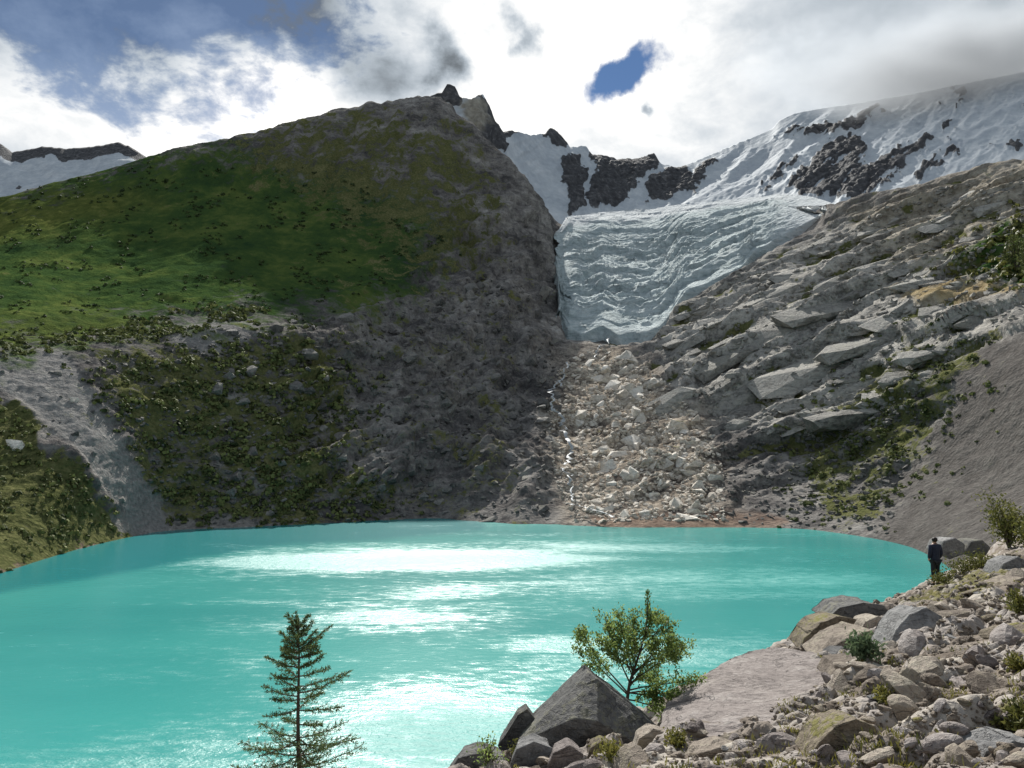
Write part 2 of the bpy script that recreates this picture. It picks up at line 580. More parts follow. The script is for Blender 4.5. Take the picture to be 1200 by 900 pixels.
def plain_material(name, c1, c2, scale=8.0, rough=0.8, attr=None, transl=0.0):
    m, n, b = new_mat(name)
    P = n.node('ShaderNodeNewGeometry').outputs['Position']
    k = n.noise(P, scale, 5, 0.6)
    if attr:
        k = n.add(n.mul(k, 0.4), n.mul(n.attr(attr), 0.7))
    n.put(b.inputs['Base Color'], n.ramp(k, [(0.25, c1), (0.75, c2)]))
    b.inputs['Roughness'].default_value = rough
    b.inputs['Specular IOR Level'].default_value = 0.25
    if transl:
        t = n.node('ShaderNodeBsdfTranslucent')
        n.put(t.inputs[0], n.ramp(k, [(0.25, tuple(x * 1.2 for x in c1)), (0.75, tuple(x * 1.2 for x in c2))]))
        mx = n.node('ShaderNodeMixShader', ins={0: transl, 1: b.outputs[0], 2: t.outputs[0]})
        out = [x for x in m.node_tree.nodes if x.type == 'OUTPUT_MATERIAL'][0]
        n.t.links.new(mx.outputs[0], out.inputs[0])
    return m


M_TERR = terrain_material()
M_SNOW = snow_material()
M_ICE = ice_material()
M_WATER = water_material()
M_BANK = bank_material()
M_GREY = rock_material('grey_rock', (0.06, 0.06, 0.062), (0.17, 0.168, 0.168), (0.32, 0.315, 0.31), 2.6)
M_DARK = rock_material('dark_rock', (0.05, 0.05, 0.05), (0.125, 0.123, 0.12), (0.24, 0.235, 0.225), 2.6, 0.25)
M_TAN = rock_material('tan_rock', (0.12, 0.095, 0.075), (0.29, 0.245, 0.20), (0.47, 0.42, 0.36), 3.0, 0.15)
M_PINK = rock_material('pinkish_rock', (0.12, 0.10, 0.095), (0.27, 0.235, 0.22), (0.43, 0.395, 0.375), 2.8)
M_MOSSY = rock_material('mossy_rock', (0.07, 0.055, 0.04), (0.19, 0.155, 0.11), (0.33, 0.28, 0.22), 3.0, 0.9, 0.2)
M_SLAB = rock_material('slope_slab_rock', (0.14, 0.135, 0.125), (0.35, 0.335, 0.305), (0.58, 0.555, 0.51), 0.12, 0.25, 0.15, (0.06, 0.065, 0.025))
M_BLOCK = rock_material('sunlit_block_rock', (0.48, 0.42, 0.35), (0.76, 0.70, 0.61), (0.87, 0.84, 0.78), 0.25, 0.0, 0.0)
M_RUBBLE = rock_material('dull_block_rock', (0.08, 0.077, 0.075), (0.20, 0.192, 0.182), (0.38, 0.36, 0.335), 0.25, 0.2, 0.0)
M_BARK = plain_material('bark', (0.05, 0.038, 0.028), (0.13, 0.10, 0.08), 30)
M_NEEDLE = plain_material('needles', (0.035, 0.06, 0.025), (0.15, 0.20, 0.07), 6, 0.6, 'tone', 0.4)
M_LEAF = plain_material('small_leaves', (0.05, 0.09, 0.022), (0.26, 0.33, 0.10), 6, 0.5, 'tone', 0.55)
M_BUSH = plain_material('slope_shrub_leaves', (0.035, 0.052, 0.018), (0.19, 0.21, 0.07), 0.2, 0.8, 'tone', 0.15)
M_OLIVE = plain_material('olive_shrub_leaves', (0.045, 0.055, 0.014), (0.19, 0.19, 0.05), 4, 0.6, 'tone', 0.3)
M_GRASS = plain_material('grass_blades', (0.06, 0.07, 0.015), (0.26, 0.24, 0.06), 3, 0.7, 'tone', 0.3)
M_HERB = plain_material('grey_green_leaves', (0.05, 0.085, 0.045), (0.17, 0.23, 0.12), 3, 0.7, 'tone', 0.3)

# ------------------------------------------------------------------ the valley sides (one surface, split into named pieces)


def shoreY(py):
    d = ray(600, py)
    return -ZC * d.y / d.z


NET = {
    -330: (770, (650, 200), (440, 265), (425, 310), (395, 500), (350, 680), (300, 830)),
    -160: (725, (625, 250), (428, 320), (413, 355), (360, 545), (312, 710), (268, 860)),
    0: (672, (560, 300), (416, 372), (400, 410), (330, 590), (280, 750), (236, 900)),
    100: (641, (530, 335), (409, 410), (395, 450), (320, 630), (260, 780), (208, 930)),
    180: (624, (515, 380), (396, 450), (386, 490), (312, 655), (245, 805), (186, 950)),
    300: (617, (510, 420), (386, 500), (378, 540), (300, 700), (230, 840), (158, 980)),
    400: (612, (520, 450), (410, 540), (375, 590), (300, 730), (220, 860), (131, 1000)),
    455: (609, (525, 460), (420, 555), (372, 615), (300, 745), (216, 866), (122, 1005)),
    505: (607, (530, 470), (430, 570), (370, 640), (300, 760), (212, 872), (118, 1005)),
    545: (610, (540, 470), (440, 585), (370, 665), (308, 770), (228, 885), (142, 1005)),
    575: (612, (540, 470), (445, 592), (370, 680), (310, 785), (240, 890), (172, 1000)),
    610: (614, (540, 470), (450, 600), (375, 690), (315, 795), (258, 895), (206, 975)),
    645: (615, (550, 460), (460, 590), (400, 690), (340, 810), (300, 900), (252, 1030)),
    700: (617, (560, 450), (480, 560), (408, 675), (355, 800), (305, 940), (256, 1120)),
    760: (618, (560, 440), (480, 550), (404, 665), (355, 790), (305, 935), (252, 1120)),
    820: (618, (560, 430), (480, 530), (392, 640), (345, 755), (295, 905), (246, 1100)),
    870: (618, (560, 430), (470, 520), (372, 620), (318, 740), (280, 870), (250, 1040)),
    930: (619, (560, 425), (450, 510), (360, 590), (310, 690), (272, 790), (243, 930)),
    1000: (627, (560, 400), (440, 480), (350, 560), (300, 640), (265, 710), (236, 780)),
    1060: (639, (560, 380), (420, 455), (340, 530), (290, 600), (252, 670), (222, 730)),
    1130: (676, (565, 330), (430, 400), (345, 480), (285, 555), (238, 625), (206, 690)),
    1200: (730, (570, 285), (440, 345), (350, 420), (285, 500), (232, 570), (186, 640)),
    1320: (800, (570, 235), (430, 295), (340, 370), (270, 450), (215, 520), (150, 590)),
    1500: (900, (570, 180), (430, 240), (330, 315), (255, 395), (195, 465), (110, 540)),
}
cpx = np.array(sorted(NET))
ctrl = []
for c in cpx:
    row = NET[c]
    ys = shoreY(row[0])
    sh = at(c, row[0], ys)
    sh.z = 0.0
    pts = [Vector((sh.x * (ys - 30) / ys, ys - 30, -9.0)), sh]
    pts += [at(c, py, Y) for py, Y in row[1:]]
    last = pts[-1]
    pts.append(Vector((last.x * 1.12, last.y * 1.12, last.z - 25)))
    pts.append(Vector((last.x * 1.4, last.y * 1.4, last.z - 170)))
    ctrl.append([tuple(p) for p in pts])
ctrl = np.array(ctrl)                                  # (cols, rows, 3)
NROW = ctrl.shape[1]
rows_per = [12, 70, 90, 26, 70, 62, 72, 14, 12]
ri = np.concatenate([np.linspace(i, i + 1, n_, endpoint=False) for i, n_ in enumerate(rows_per)] + [[NROW - 1]])
ci = np.linspace(cpx[0], cpx[-1], 720)
A = pchip(np.arange(NROW), ctrl.transpose(1, 0, 2), ri)            # (nr, cols, 3)
A = pchip(cpx, A.transpose(1, 0, 2), ci).transpose(1, 0, 2)         # (nr, nc, 3)
nr, nc = A.shape[:2]
AN = -grid_normals(A).reshape(-1, 3)
if AN[:, 2].mean() < 0:
    AN = -AN
AV = A.reshape(-1, 3)
apx, apy = proj(AV)
RI = np.repeat(ri, nc)
CI = np.tile(ci, nr)
wx = perlin(np.stack([apx, apy, apx * 0], 1) / 37.0) * 22 + perlin(np.stack([apx, apy, apx * 0 + 9], 1) / 12.0) * 8
wy = perlin(np.stack([apx, apy, apx * 0 + 40], 1) / 37.0) * 16 + perlin(np.stack([apx, apy, apx * 0 + 51], 1) / 12.0) * 7
qx, qy = apx + wx, apy + wy
GREEN = [(-500, 100), (0, 220), (170, 176), (250, 172), (330, 185), (420, 205), (500, 235), (530, 290), (500, 335), (430, 372), (330, 372), (240, 376), (140, 398), (0, 414), (-500, 450)]
CHUTE = [(-60, 426), (20, 416), (75, 412), (100, 452), (150, 530), (205, 628), (165, 634), (135, 590), (80, 520), (0, 455), (-60, 440)]
BENCH = [(195, 392), (230, 378), (290, 378), (320, 392), (270, 410), (215, 404)]
VEGL = [(-500, 470), (0, 470), (70, 530), (130, 600), (150, 634), (0, 668), (-500, 780)]
VEGM = [(85, 414), (200, 402), (300, 392), (400, 420), (420, 500), (390, 600), (250, 612), (200, 610), (150, 530), (105, 455)]
VEGC = [(300, 560), (460, 570), (480, 612), (300, 620)]
WARM = [(655, 430), (700, 405), (760, 430), (830, 500), (850, 560), (850, 610), (670, 612), (650, 560), (640, 490)]
PALE = [(760, 380), (880, 310), (1010, 250), (1210, 190), (1250, 340), (1180, 380), (1090, 440), (1040, 500), (960, 520), (850, 500), (780, 440)]
DIRT = [(1160, 395), (1300, 370), (1400, 700), (1050, 700), (1030, 630), (1060, 570), (1110, 490)]
VEGR = [(980, 470), (1080, 400), (1150, 390), (1140, 440), (1080, 530), (1030, 610), (960, 615), (930, 540)]
OCHRE = [(1040, 338), (1110, 325), (1200, 335), (1200, 352), (1110, 352), (1050, 352)]
UPR = [(1110, 315), (1150, 285), (1230, 240), (1260, 330), (1190, 325)]
RED = [(690, 606), (760, 600), (900, 602), (930, 612), (900, 622), (700, 622)]
REDL = [(-300, 690), (0, 650), (130, 628), (150, 640), (0, 680), (-300, 770)]
att = {
    'grass': np.maximum(polymask(qx, qy, GREEN, 80), 0.85 * polymask(qx, qy, UPR, 14)),
    'scree': np.maximum(polymask(qx * 0.12 + apx * 0.88, qy * 0.4 + apy * 0.6, CHUTE, 6), polymask(qx, qy, BENCH, 8) * 0.8),
    'veg_shade': np.maximum.reduce([polymask(qx, qy, VEGL, 16), 0.66 * polymask(qx, qy, VEGM, 30), 0.55 * polymask(qx, qy, VEGC, 20), 0.58 * polymask(qx, qy, [(240, 150), (420, 120), (560, 150), (600, 330), (480, 330), (300, 210)], 40), 0.28 * polymask(qx, qy, [(360, 330), (600, 330), (640, 620), (360, 620)], 40), 0.62 * polymask(qx, qy, VEGR, 26)]),
    'warm': polymask(qx, qy, WARM, 22),
    'pale': polymask(qx, qy, PALE, 30),
    'dirt': polymask(qx, qy, DIRT, 16),
    'ochre': np.maximum(polymask(qx, qy, OCHRE, 9), 0.3 * polymask(qx, qy, [(990, 250), (1210, 180), (1230, 290), (1050, 320)], 20)),
    'sunlit_dry': np.maximum(polymask(qx, qy, [(-300, 225), (0, 236), (120, 222), (190, 236), (60, 275), (-300, 310)], 22), 0.6 * polymask(qx, qy, [(-300, 372), (0, 372), (130, 366), (160, 388), (0, 408), (-300, 430)], 16)),  # upper strip: sunlight on the hill put into a yellower grass colour
    'red': np.maximum(0.7 * polymask(qx, apy, RED, 5), 0.7 * polymask(qx, apy, REDL, 7)),
}
att['veg_shade'] *= 1 - att['scree']
# relief
soft = np.clip(att['grass'] + att['scree'] + att['dirt'] + 0.5 * att['veg_shade'], 0, 1)
rel = 1 - 0.8 * soft
led = np.clip(polymask(qx, qy, [(700, 400), (880, 300), (1010, 240), (1230, 170), (1300, 340), (1120, 420), (1050, 560), (850, 600), (700, 600)], 40) * (1 - 0.9 * att['dirt']), 0, 1)
rel = rel * (1 - 0.35 * led)
dsp = 7.0 * rel * fbm(AV / 60.0, 5, 0.5, True)
dsp += 3.2 * rel * fbm(AV / 16.0 + 5, 4, 0.55, True)
dsp += 1.5 * (0.4 + 0.6 * rel) * fbm(AV / 6.0 + 9, 3, 0.6)
# slanting spurs on the rock wall
wall = polymask(qx, qy, [(330, 400), (480, 330), (560, 200), (650, 250), (660, 615), (300, 615)], 40) * (1 - att['scree'])
al = 0.80 * AV[:, 0] + 0.6 * AV[:, 2]
ac = 0.6 * AV[:, 0] - 0.80 * AV[:, 2]
dsp += wall * 20 * fbm(np.stack([ac / 34, al / 110, AV[:, 1] / 160], 1) + 21, 4, 0.55, True)
dsp += wall * 5 * fbm(np.stack([ac / 11, al / 30, AV[:, 1] / 60], 1) + 2, 3, 0.55, True)
# vertical ribs and gullies on the high flank of the left hill
flank = polymask(qx, qy, [(150, 100), (620, 60), (660, 330), (560, 330), (480, 260), (300, 220), (170, 205)], 40)
ribs = fbm(np.stack([AV[:, 0] / 26, AV[:, 1] / 170, AV[:, 2] / 150], 1), 5, 0.55, True)
dsp += flank * 11 * ribs
gul = fbm(np.stack([AV[:, 0] / 60, AV[:, 1] / 260, AV[:, 2] / 260], 1) + 3, 4, 0.5, True)
dsp += att['grass'] * 7 * gul + att['grass'] * 2.2 * fbm(AV / 22 + 2, 4)
dsp += att['scree'] * 0.8 * fbm(np.stack([AV[:, 0] / 3, AV[:, 1] / 14, AV[:, 2] / 14], 1), 4, 0.6, True)
# tilted ledges on the right
wv = AV[:, 2] - 0.42 * AV[:, 0] + 7 * fbm(AV / 70.0 + 31, 3) + 2.0 * fbm(AV / 18.0, 3)
crev = np.zeros(len(AV))
for per, amp in ((31.0, 11.0), (13.0, 5.5), (5.2, 1.8)):
    ph = wv / per + 0.6 * perlin(AV / (per * 4.0) + per)
    fr = ph - np.floor(ph)
    saw = np.where(fr < 0.16, fr / 0.16 * 1.0, 1 - (fr - 0.16) / 0.84)
    on = 0.3 + 1.0 * sstep(perlin(AV / (per * 1.9) + 77), -0.3, 0.3)
    dsp += led * amp * (saw - 0.5) * on
    if per > 6:
        crev = np.maximum(crev, led * on * sstep(saw, 0.42, 0.05) * sstep(perlin(AV / (per * 1.2) + 13), -0.25, 0.25))
att['veg_shade'] = np.maximum(att['veg_shade'], 0.85 * crev * (1 - att['warm']))  # dark olive in the ledge undercuts: growth that also paints in crevice shade
gz = polymask(apx, apy, [(640, 190), (975, 190), (960, 262), (890, 296), (800, 350), (760, 395), (662, 395)], 9)
dsp = dsp * (1 - 0.9 * gz) - 10 * gz
fade = sstep(AV[:, 2], -2.0, 22.0) * 0.9 + 0.1
fade = np.where(RI > 6.6, fade * (1 - 0.55 * sstep(RI, 6.6, 7.0) * (1 - gz)), fade)
AV = AV + AN * (dsp * fade)[:, None]
AF = grid_faces(nr, nc)
fpx = apx[AF].mean(1)
fri = RI[AF].mean(1)
fci = CI[AF].mean(1)
fchute = (att['scree'][AF].mean(1) > 0.5) & (fpx < 215)
fdirt = att['dirt'][AF].mean(1) > 0.5
edge_l = 470 + 70 * np.clip((fri - 3) / 4, 0, 1)
isl = fci < edge_l
parts_A = {
    'green_hill': (isl & (fri >= 3.1) & ~fchute, 'dark green hill rising to a brown rocky ridge on the left'),
    'moraine_slope': (isl & (fri < 3.1) & ~fchute, 'scrubby olive slope between the lake and the green hill'),
    'scree_chute': (fchute, 'pale grey scree chute running down to the lake on the left'),
    'rock_wall': (~isl & (fci < 655) , 'dark grey rock wall below the left edge of the glacier'),
    'rocky_slope': (~isl & (fci >= 655) & ~fdirt, 'pale slabby rock slope under and right of the glacier'),
    'gravel_slope': (fdirt & ~isl & (fci >= 655), 'smooth brown grey gravel slope at the right'),
}
S = {}
for nm, (kf, lb) in parts_A.items():
    S[nm] = tag(link(nm, submesh(nm, AV, AF, kf, att, True), M_TERR), lb, kind='structure')
BVA = bvh_of(AV, AF)
CAMP = Vector((0, 0, ZC))


def hit(bvh, px, py):
    loc, nor, idx, d = bvh.ray_cast(CAMP, ray(px, py).normalized())
    if loc is None:
        return None, None
    if nor.dot(ray(px, py)) > 0:
        nor = -nor
    return loc, nor


# ------------------------------------------------------------------ snow mountain behind
RIDGE = [(430, 150), (480, 130), (505, 113), (519, 108), (525, 99), (532, 101), (538, 114), (552, 116), (566, 110), (573, 124), (580, 143), (588, 155), (600, 153), (622, 158), (638, 157), (646, 150), (656, 157), (668, 172), (686, 171), (694, 181), (705, 182), (725, 187), (748, 186), (766, 179), (773, 191), (795, 197), (812, 190), (840, 178), (872, 165), (905, 151), (914, 141), (930, 133), (960, 127), (1010, 120), (1070, 110), (1130, 98), (1200, 84), (1300, 66), (1420, 50)]
bx = np.linspace(430, 1420, 640)
ry = np.interp(bx, [p[0] for p in RIDGE], [p[1] for p in RIDGE])
ry0 = np.convolve(np.pad(ry, 14, mode='edge'), np.ones(29) / 29, 'valid')
jit_ = np.where(bx > 880, 0.25, 1.0)
ry += jit_ * 1.6 * perlin(np.stack([bx / 6, bx * 0, bx * 0 + 3], 1)) + jit_ * 1.0 * perlin(np.stack([bx / 2.7, bx * 0, bx * 0 + 8], 1))
base_py = np.interp(bx, [430, 640, 900, 1000, 1200, 1420], [330, 300, 285, 280, 260, 220])
base_Y = np.interp(bx, [430, 640, 900, 1000, 1200, 1420], [1200, 1200, 1170, 1000, 780, 640])
top_Y = np.interp(bx, [430, 560, 640, 760, 900, 1200, 1420], [1350, 1350, 1600, 1750, 1750, 1500, 1400])
tt = np.concatenate([np.linspace(0, 1, 190), [1.02, 1.08, 1.2]])
B = np.zeros((len(tt), len(bx), 3))
for i, t in enumerate(tt):
    t1 = min(t, 1.0)
    # gentle snowfield below, steeper head wall above
    py = base_py + (ry0 - base_py) * t1 + (ry - ry0) * t1 ** 14
    Yv = base_Y + (top_Y - base_Y) * (0.65 * t1 + 0.35 * t1 ** 0.6)
    dx = (bx - 600) / F
    dy = (450 - py) / F
    s = Yv / (CT - dy * ST)
    B[i, :, 0] = dx * s
    B[i, :, 1] = Yv
    B[i, :, 2] = ZC + (ST + dy * CT) * s
    if t > 1:
        B[i, :, 0] *= 1 + (t - 1) * 1.0
        B[i, :, 1] *= 1 + (t - 1) * 1.0
        B[i, :, 2] -= (t - 1) * 900
BN = grid_normals(B).reshape(-1, 3)
if BN[:, 2].mean() < 0:
    BN = -BN
BV = B.reshape(-1, 3)
bpx, bpy_ = proj(BV)
wbx = perlin(np.stack([bpx, bpy_, bpx * 0], 1) / 14.0) * 9 + perlin(np.stack([bpx, bpy_, bpx * 0 + 9], 1) / 5.0) * 4
wby = perlin(np.stack([bpx, bpy_, bpx * 0 + 40], 1) / 14.0) * 7 + perlin(np.stack([bpx, bpy_, bpx * 0 + 51], 1) / 5.0) * 3
gx, gy = bpx + wbx, bpy_ + wby
ROCKS = [
    [(500, 95), (540, 95), (540, 120), (530, 128), (505, 120)],
    [(560, 108), (577, 115), (592, 160), (588, 180), (570, 176), (556, 150)],
    [(585, 150), (610, 150), (600, 164), (588, 164)],
    [(636, 146), (662, 150), (662, 170), (652, 172), (640, 160)],
    [(655, 190), (670, 178), (690, 205), (682, 228), (660, 220)],
    [(668, 216), (680, 222), (684, 250), (668, 252)],
    [(690, 176), (718, 184), (772, 180), (770, 196), (748, 212), (734, 240), (690, 246), (684, 230), (700, 205)],
    [(756, 218), (775, 200), (800, 194), (812, 204), (806, 224), (780, 236), (756, 238)],
    [(806, 222), (815, 200), (838, 186), (842, 190), (822, 212), (812, 226)],
    [(918, 158), (930, 150), (985, 146), (1030, 122), (1034, 132), (1010, 150), (960, 160)],
    [(893, 224), (908, 200), (930, 182), (936, 186), (912, 210), (902, 226)],
    [(920, 222), (945, 196), (975, 165), (1000, 158), (1016, 170), (1010, 200), (1040, 182), (1090, 160), (1095, 166), (1060, 196), (1035, 222), (1000, 232), (950, 232)],
    [(1072, 208), (1090, 190), (1120, 170), (1128, 176), (1100, 196), (1080, 212)],
    [(1120, 100), (1132, 98), (1132, 116), (1122, 128)],
    [(1100, 150), (1118, 138), (1112, 150), (1104, 156)],
    [(1180, 170), (1200, 160), (1198, 172), (1186, 176)],
]
rk = np.zeros(len(BV))
for p in ROCKS:
    rk = np.maximum(rk, polymask(gx, gy, p, 5.0))
streaks = sstep(fbm(np.stack([(bpx + 0.9 * bpy_) / 26, (bpy_ - 0.6 * bpx) / 9, bpx * 0], 1), 4, 0.6), 0.18, 0.55) * polymask(bpx, bpy_, [(830, 150), (940, 128), (1250, 90), (1250, 190), (1050, 235), (830, 235)], 20)
rk = np.maximum(rk, 0.62 * streaks)
alb = 0.77 * bpx - 0.64 * bpy_
acb = 0.64 * bpx + 0.77 * bpy_
an_ = fbm(np.stack([alb / 34, acb / 6.5, bpx * 0 + 2], 1), 4, 0.6)
rk = rk - 0.75 * sstep(an_, 0.02, 0.3) * sstep(bpx, 850, 900)
tan = polymask(gx, gy, [(536, 118), (562, 114), (572, 140), (560, 156), (548, 146)], 5.0)
bd = 9 * fbm(np.stack([alb / 60, acb / 22, bpx * 0 + 7], 1), 4, 0.45, True) + np.clip(rk, 0, 1) * (7 + 9 * fbm(BV / 24.0, 4, 0.55, True)) + 1.2 * fbm(BV / 18.0, 3)
TT = np.repeat(tt, len(bx))
bd *= sstep(1.0 - np.clip(TT, 0, 1), 0.0, 0.12) * 0.85 + 0.15
BV = BV + BN * bd[:, None]
BF = grid_faces(len(tt), len(bx))
ob = link('snow_mountain', np_mesh('snow_mountain', BV, BF, {'rock': rk, 'tan': tan}), M_SNOW)
tag(ob, 'snow covered mountain with dark rock ribs above the glacier', kind='structure')

# far snowy mountain on the left
fx = np.linspace(-420, 330, 260)
fr_ = np.interp(fx, [-420, -200, -40, 0, 14, 30, 50, 80, 110, 135, 150, 172, 200, 330], [120, 150, 160, 168, 178, 176, 172, 174, 172, 167, 170, 184, 205, 260])
fr0 = np.convolve(np.pad(fr_, 10, mode='edge'), np.ones(21) / 21, 'valid')
fr_ += 1.5 * perlin(np.stack([fx / 9, fx * 0, fx * 0 + 3], 1)) + 0.8 * perlin(np.stack([fx / 3.4, fx * 0, fx * 0 + 8], 1))
ft = np.concatenate([np.linspace(0, 1, 90), [1.03, 1.15]])
C = np.zeros((len(ft), len(fx), 3))
for i, t in enumerate(ft):
    t1 = min(t, 1)
    py = 330 + (fr0 - 330) * t1 + (fr_ - fr0) * t1 ** 14
    Yv = 2100 + 900 * t1
    for j in range(len(fx)):
        C[i, j] = at(fx[j], py[j], Yv)
    if t > 1:
        C[i, :, :2] *= 1 + (t - 1)
        C[i, :, 2] -= (t - 1) * 1500
CN = grid_normals(C).reshape(-1, 3)
if CN[:, 2].mean() < 0:
    CN = -CN
CV = C.reshape(-1, 3)
cpx_, cpy_ = proj(CV)
rr = sstep(np.tile(fr_, len(ft)) + 13 + 8 * perlin(np.stack([cpx_ / 16, cpy_ / 16, cpx_ * 0], 1)) - cpy_, -4, 4)
rr = np.maximum(rr, sstep(fbm(np.stack([cpx_ / 15, cpy_ / 9, cpx_ * 0 + 4], 1), 4), 0.22, 0.5) * 0.8)
cd = (22 * fbm(CV / 200, 5, 0.5, True)) * (sstep(1 - np.repeat(np.clip(ft, 0, 1), len(fx)), 0, 0.15) * 0.9 + 0.1)
CV = CV + CN * cd[:, None]
ob = link('far_mountain', np_mesh('far_mountain', CV, grid_faces(len(ft), len(fx)), {'rock': rr, 'tan': rr * 0}), M_SNOW)
tag(ob, 'distant snowy mountain behind the green hill at far left', kind='structure')

# ------------------------------------------------------------------ glacier
gxs = np.linspace(650, 985, 340)
gbot = np.interp(gxs, [650, 656, 664, 680, 705, 728, 750, 772, 790, 802, 830, 868, 884, 915, 955, 1022], [330, 372, 392, 398, 390, 396, 398, 392, 366, 352, 336, 318, 298, 280, 248, 232])
gtop = np.interp(gxs, [650, 662, 700, 760, 830, 900, 960, 1022], [270, 256, 249, 245, 237, 229, 226, 230])
gbot += 6 * perlin(np.stack([gxs / 21, gxs * 0, gxs * 0], 1))
gbot = np.maximum(gbot, 232)
gtop += 2.5 * perlin(np.stack([gxs / 31, gxs * 0, gxs * 0 + 15], 1))
gv = np.linspace(0, 1, 210)
G = np.zeros((len(gv), len(gxs), 3))
gleft = 6 * perlin(np.stack([gv * 7, gv * 0, gv * 0], 1)) + 3 * perlin(np.stack([gv * 21, gv * 0, gv * 0], 1)) + 3
gn = np.zeros_like(G)
last = None
for j, x in enumerate(gxs):
    for i, v in enumerate(gv):
        p = gbot[j] + (gtop[j] - gbot[j]) * v
        l = None
        # smooth parent surface without relief: bilinear lookup in the control surface
        G[i, j, :2] = (x + gleft[i] * (1 - (x - 650) / 340) ** 9, p)
# depth of the smooth surface at those pixels
cols = np.interp(G[..., 0], ci, np.arange(nc))
pyg = np.zeros((nr, nc))
pyg[:] = apy.reshape(nr, nc)
Yg = A[..., 1]
c0 = np.clip(cols.astype(int), 0, nc - 1)
Yd = np.zeros(G.shape[:2])
sel = ri <= 7.0
for j in range(len(gxs)):
    cc = c0[0, j]
    fr = cols[0, j] - cc
    ya = np.interp(G[:, j, 1], pyg[sel, cc][::-1], Yg[sel, cc][::-1])
    yb = np.interp(G[:, j, 1], pyg[sel, cc + 1][::-1], Yg[sel, cc + 1][::-1])
    top_ = pyg[sel, cc].min() * (1 - fr) + pyg[sel, cc + 1].min() * fr
    Yd[:, j] = ya * (1 - fr) + yb * fr + 4.5 * np.maximum(0, top_ + 1.5 - G[:, j, 1])
from itertools import product
U = np.tile(np.linspace(0, 1, len(gxs)), (len(gv), 1))
Vv = np.repeat(gv[:, None], len(gxs), 1)
edge = np.minimum(np.minimum(sstep(U, 0, 0.07), sstep(1 - U, 0.02, 0.40)), np.minimum(sstep(Vv, 0, 0.3) * 0.75 + 0.25 * sstep(Vv, 0, 0.05), 0.28 + 0.72 * sstep(1 - Vv, 0, 0.35)))
for i, j in product(range(len(gv)), range(len(gxs))):
    G[i, j] = at(G[i, j, 0], G[i, j, 1], Yd[i, j])
GN = grid_normals(G).reshape(-1, 3)
if GN[:, 2].mean() < 0:
    GN = -GN
GV = G.reshape(-1, 3)
ed = edge.ravel()
warp = GV + 9 * np.stack([perlin(GV / 40), perlin(GV / 40 + 7), perlin(GV / 40 + 19)], 1)
arc = 12 * np.sin((U.ravel() - 0.3) * 4)
sr = fbm(np.stack([warp[:, 0] / 34, (warp[:, 2] + 0.4 * warp[:, 1] + arc) / 9.0, warp[:, 1] / 60], 1), 4, 0.55, True)
sr2 = fbm(warp / 7.0, 3, 0.6, True)
fine_top = 1 - 0.75 * sstep(U.ravel() + 0.25 * Vv.ravel(), 0.5, 0.85)
stp = (Vv.ravel() + 0.22 * (U.ravel() - 0.3) ** 2) * 6.5 + 0.55 * perlin(GV / 55) + 0.25 * perlin(GV / 19)
sf = stp - np.floor(stp)
gd = ed * 7 * (np.where(sf < 0.22, sf / 0.22, 1 - (sf - 0.22) / 0.78) - 0.5) * sstep(perlin(GV / 70 + 5), -0.6, 0.2) * (1 - 0.6 * sstep(U.ravel(), 0.5, 0.9))
arcl = np.concatenate([np.zeros((1, len(gxs))), np.cumsum(np.linalg.norm(np.diff(G, axis=0), axis=2), axis=0)]).ravel()
ac_ = arcl + 0.5 * (warp[:, 2] - GV[:, 2]) + 22 * (U.ravel() - 0.35) ** 2 * 4
sr = fbm(np.stack([warp[:, 0] / 46, ac_ / 8.0, GV[:, 1] * 0], 1), 3, 0.5, True)
sr2 = fbm(np.stack([warp[:, 0] / 16, ac_ / 4.0, GV[:, 1] * 0 + 4], 1), 3, 0.55, True)
gq = np.stack([warp[:, 0] * 0.75, 1.5 * ac_], 1)
s1, k1_ = cobbles(gq, 19.0, 11)
brk = sstep(perlin(GV / 80 + 3), -0.25, 0.35)
gd += ed * fine_top * brk * (6.0 * (k1_ - 0.5) * (1 - sstep(s1, 0.45, 0.7)) - 3.0 * sstep(s1, 0.5, 0.8))
gd += ed * 10 - 3 - 9 * (1 - sstep(Vv.ravel(), 0.0, 0.05)) - 9 * (1 - sstep(1 - U.ravel(), 0.0, 0.22)) + ed * (1.0 + 2.6 * sr + 2.2 * sr2)
GV = GV + GN * gd[:, None]
gup = np.clip(sstep(Vv.ravel(), 0.80, 1.0) * 0.8 + sstep(U.ravel(), 0.55, 0.95) * 0.7, 0, 1)
ob = link('glacier', np_mesh('glacier', GV, grid_faces(len(gv), len(gxs)), {'upper': gup, 'flow': (Vv + 0.25 * (U - 0.3) ** 2).ravel()}, True), M_ICE)
tag(ob, 'blue grey hanging glacier broken into crevasses and seracs', kind='structure')

# ------------------------------------------------------------------ lake
lx = np.concatenate([np.linspace(-420, 420, 260)])
ly = np.linspace(8, 500, 300)
LX, LY = np.meshgrid(lx, ly)
LV = np.stack([LX.ravel(), LY.ravel(), LX.ravel() * 0], 1)
lpx, lpy = proj(LV)
ins = LY.ravel() > 5
gust = np.zeros(len(LV))


def lake_patch(px, py, rx, ry, amt, ang=0):
    """a gust of wind on the water: ellipse in metres round a point of the lake"""
    global gust
    Y = shoreY(py)
    c = at(px, py, Y)
    ca, sa = math.cos(R(ang)), math.sin(R(ang))
    x = LV[:, 0] - c.x
    y = LV[:, 1] - c.y
    x, y = x * ca + y * sa, -x * sa + y * ca
    gust = np.maximum(gust, amt * np.exp(-((x / rx) ** 2 + (y / ry) ** 2)))


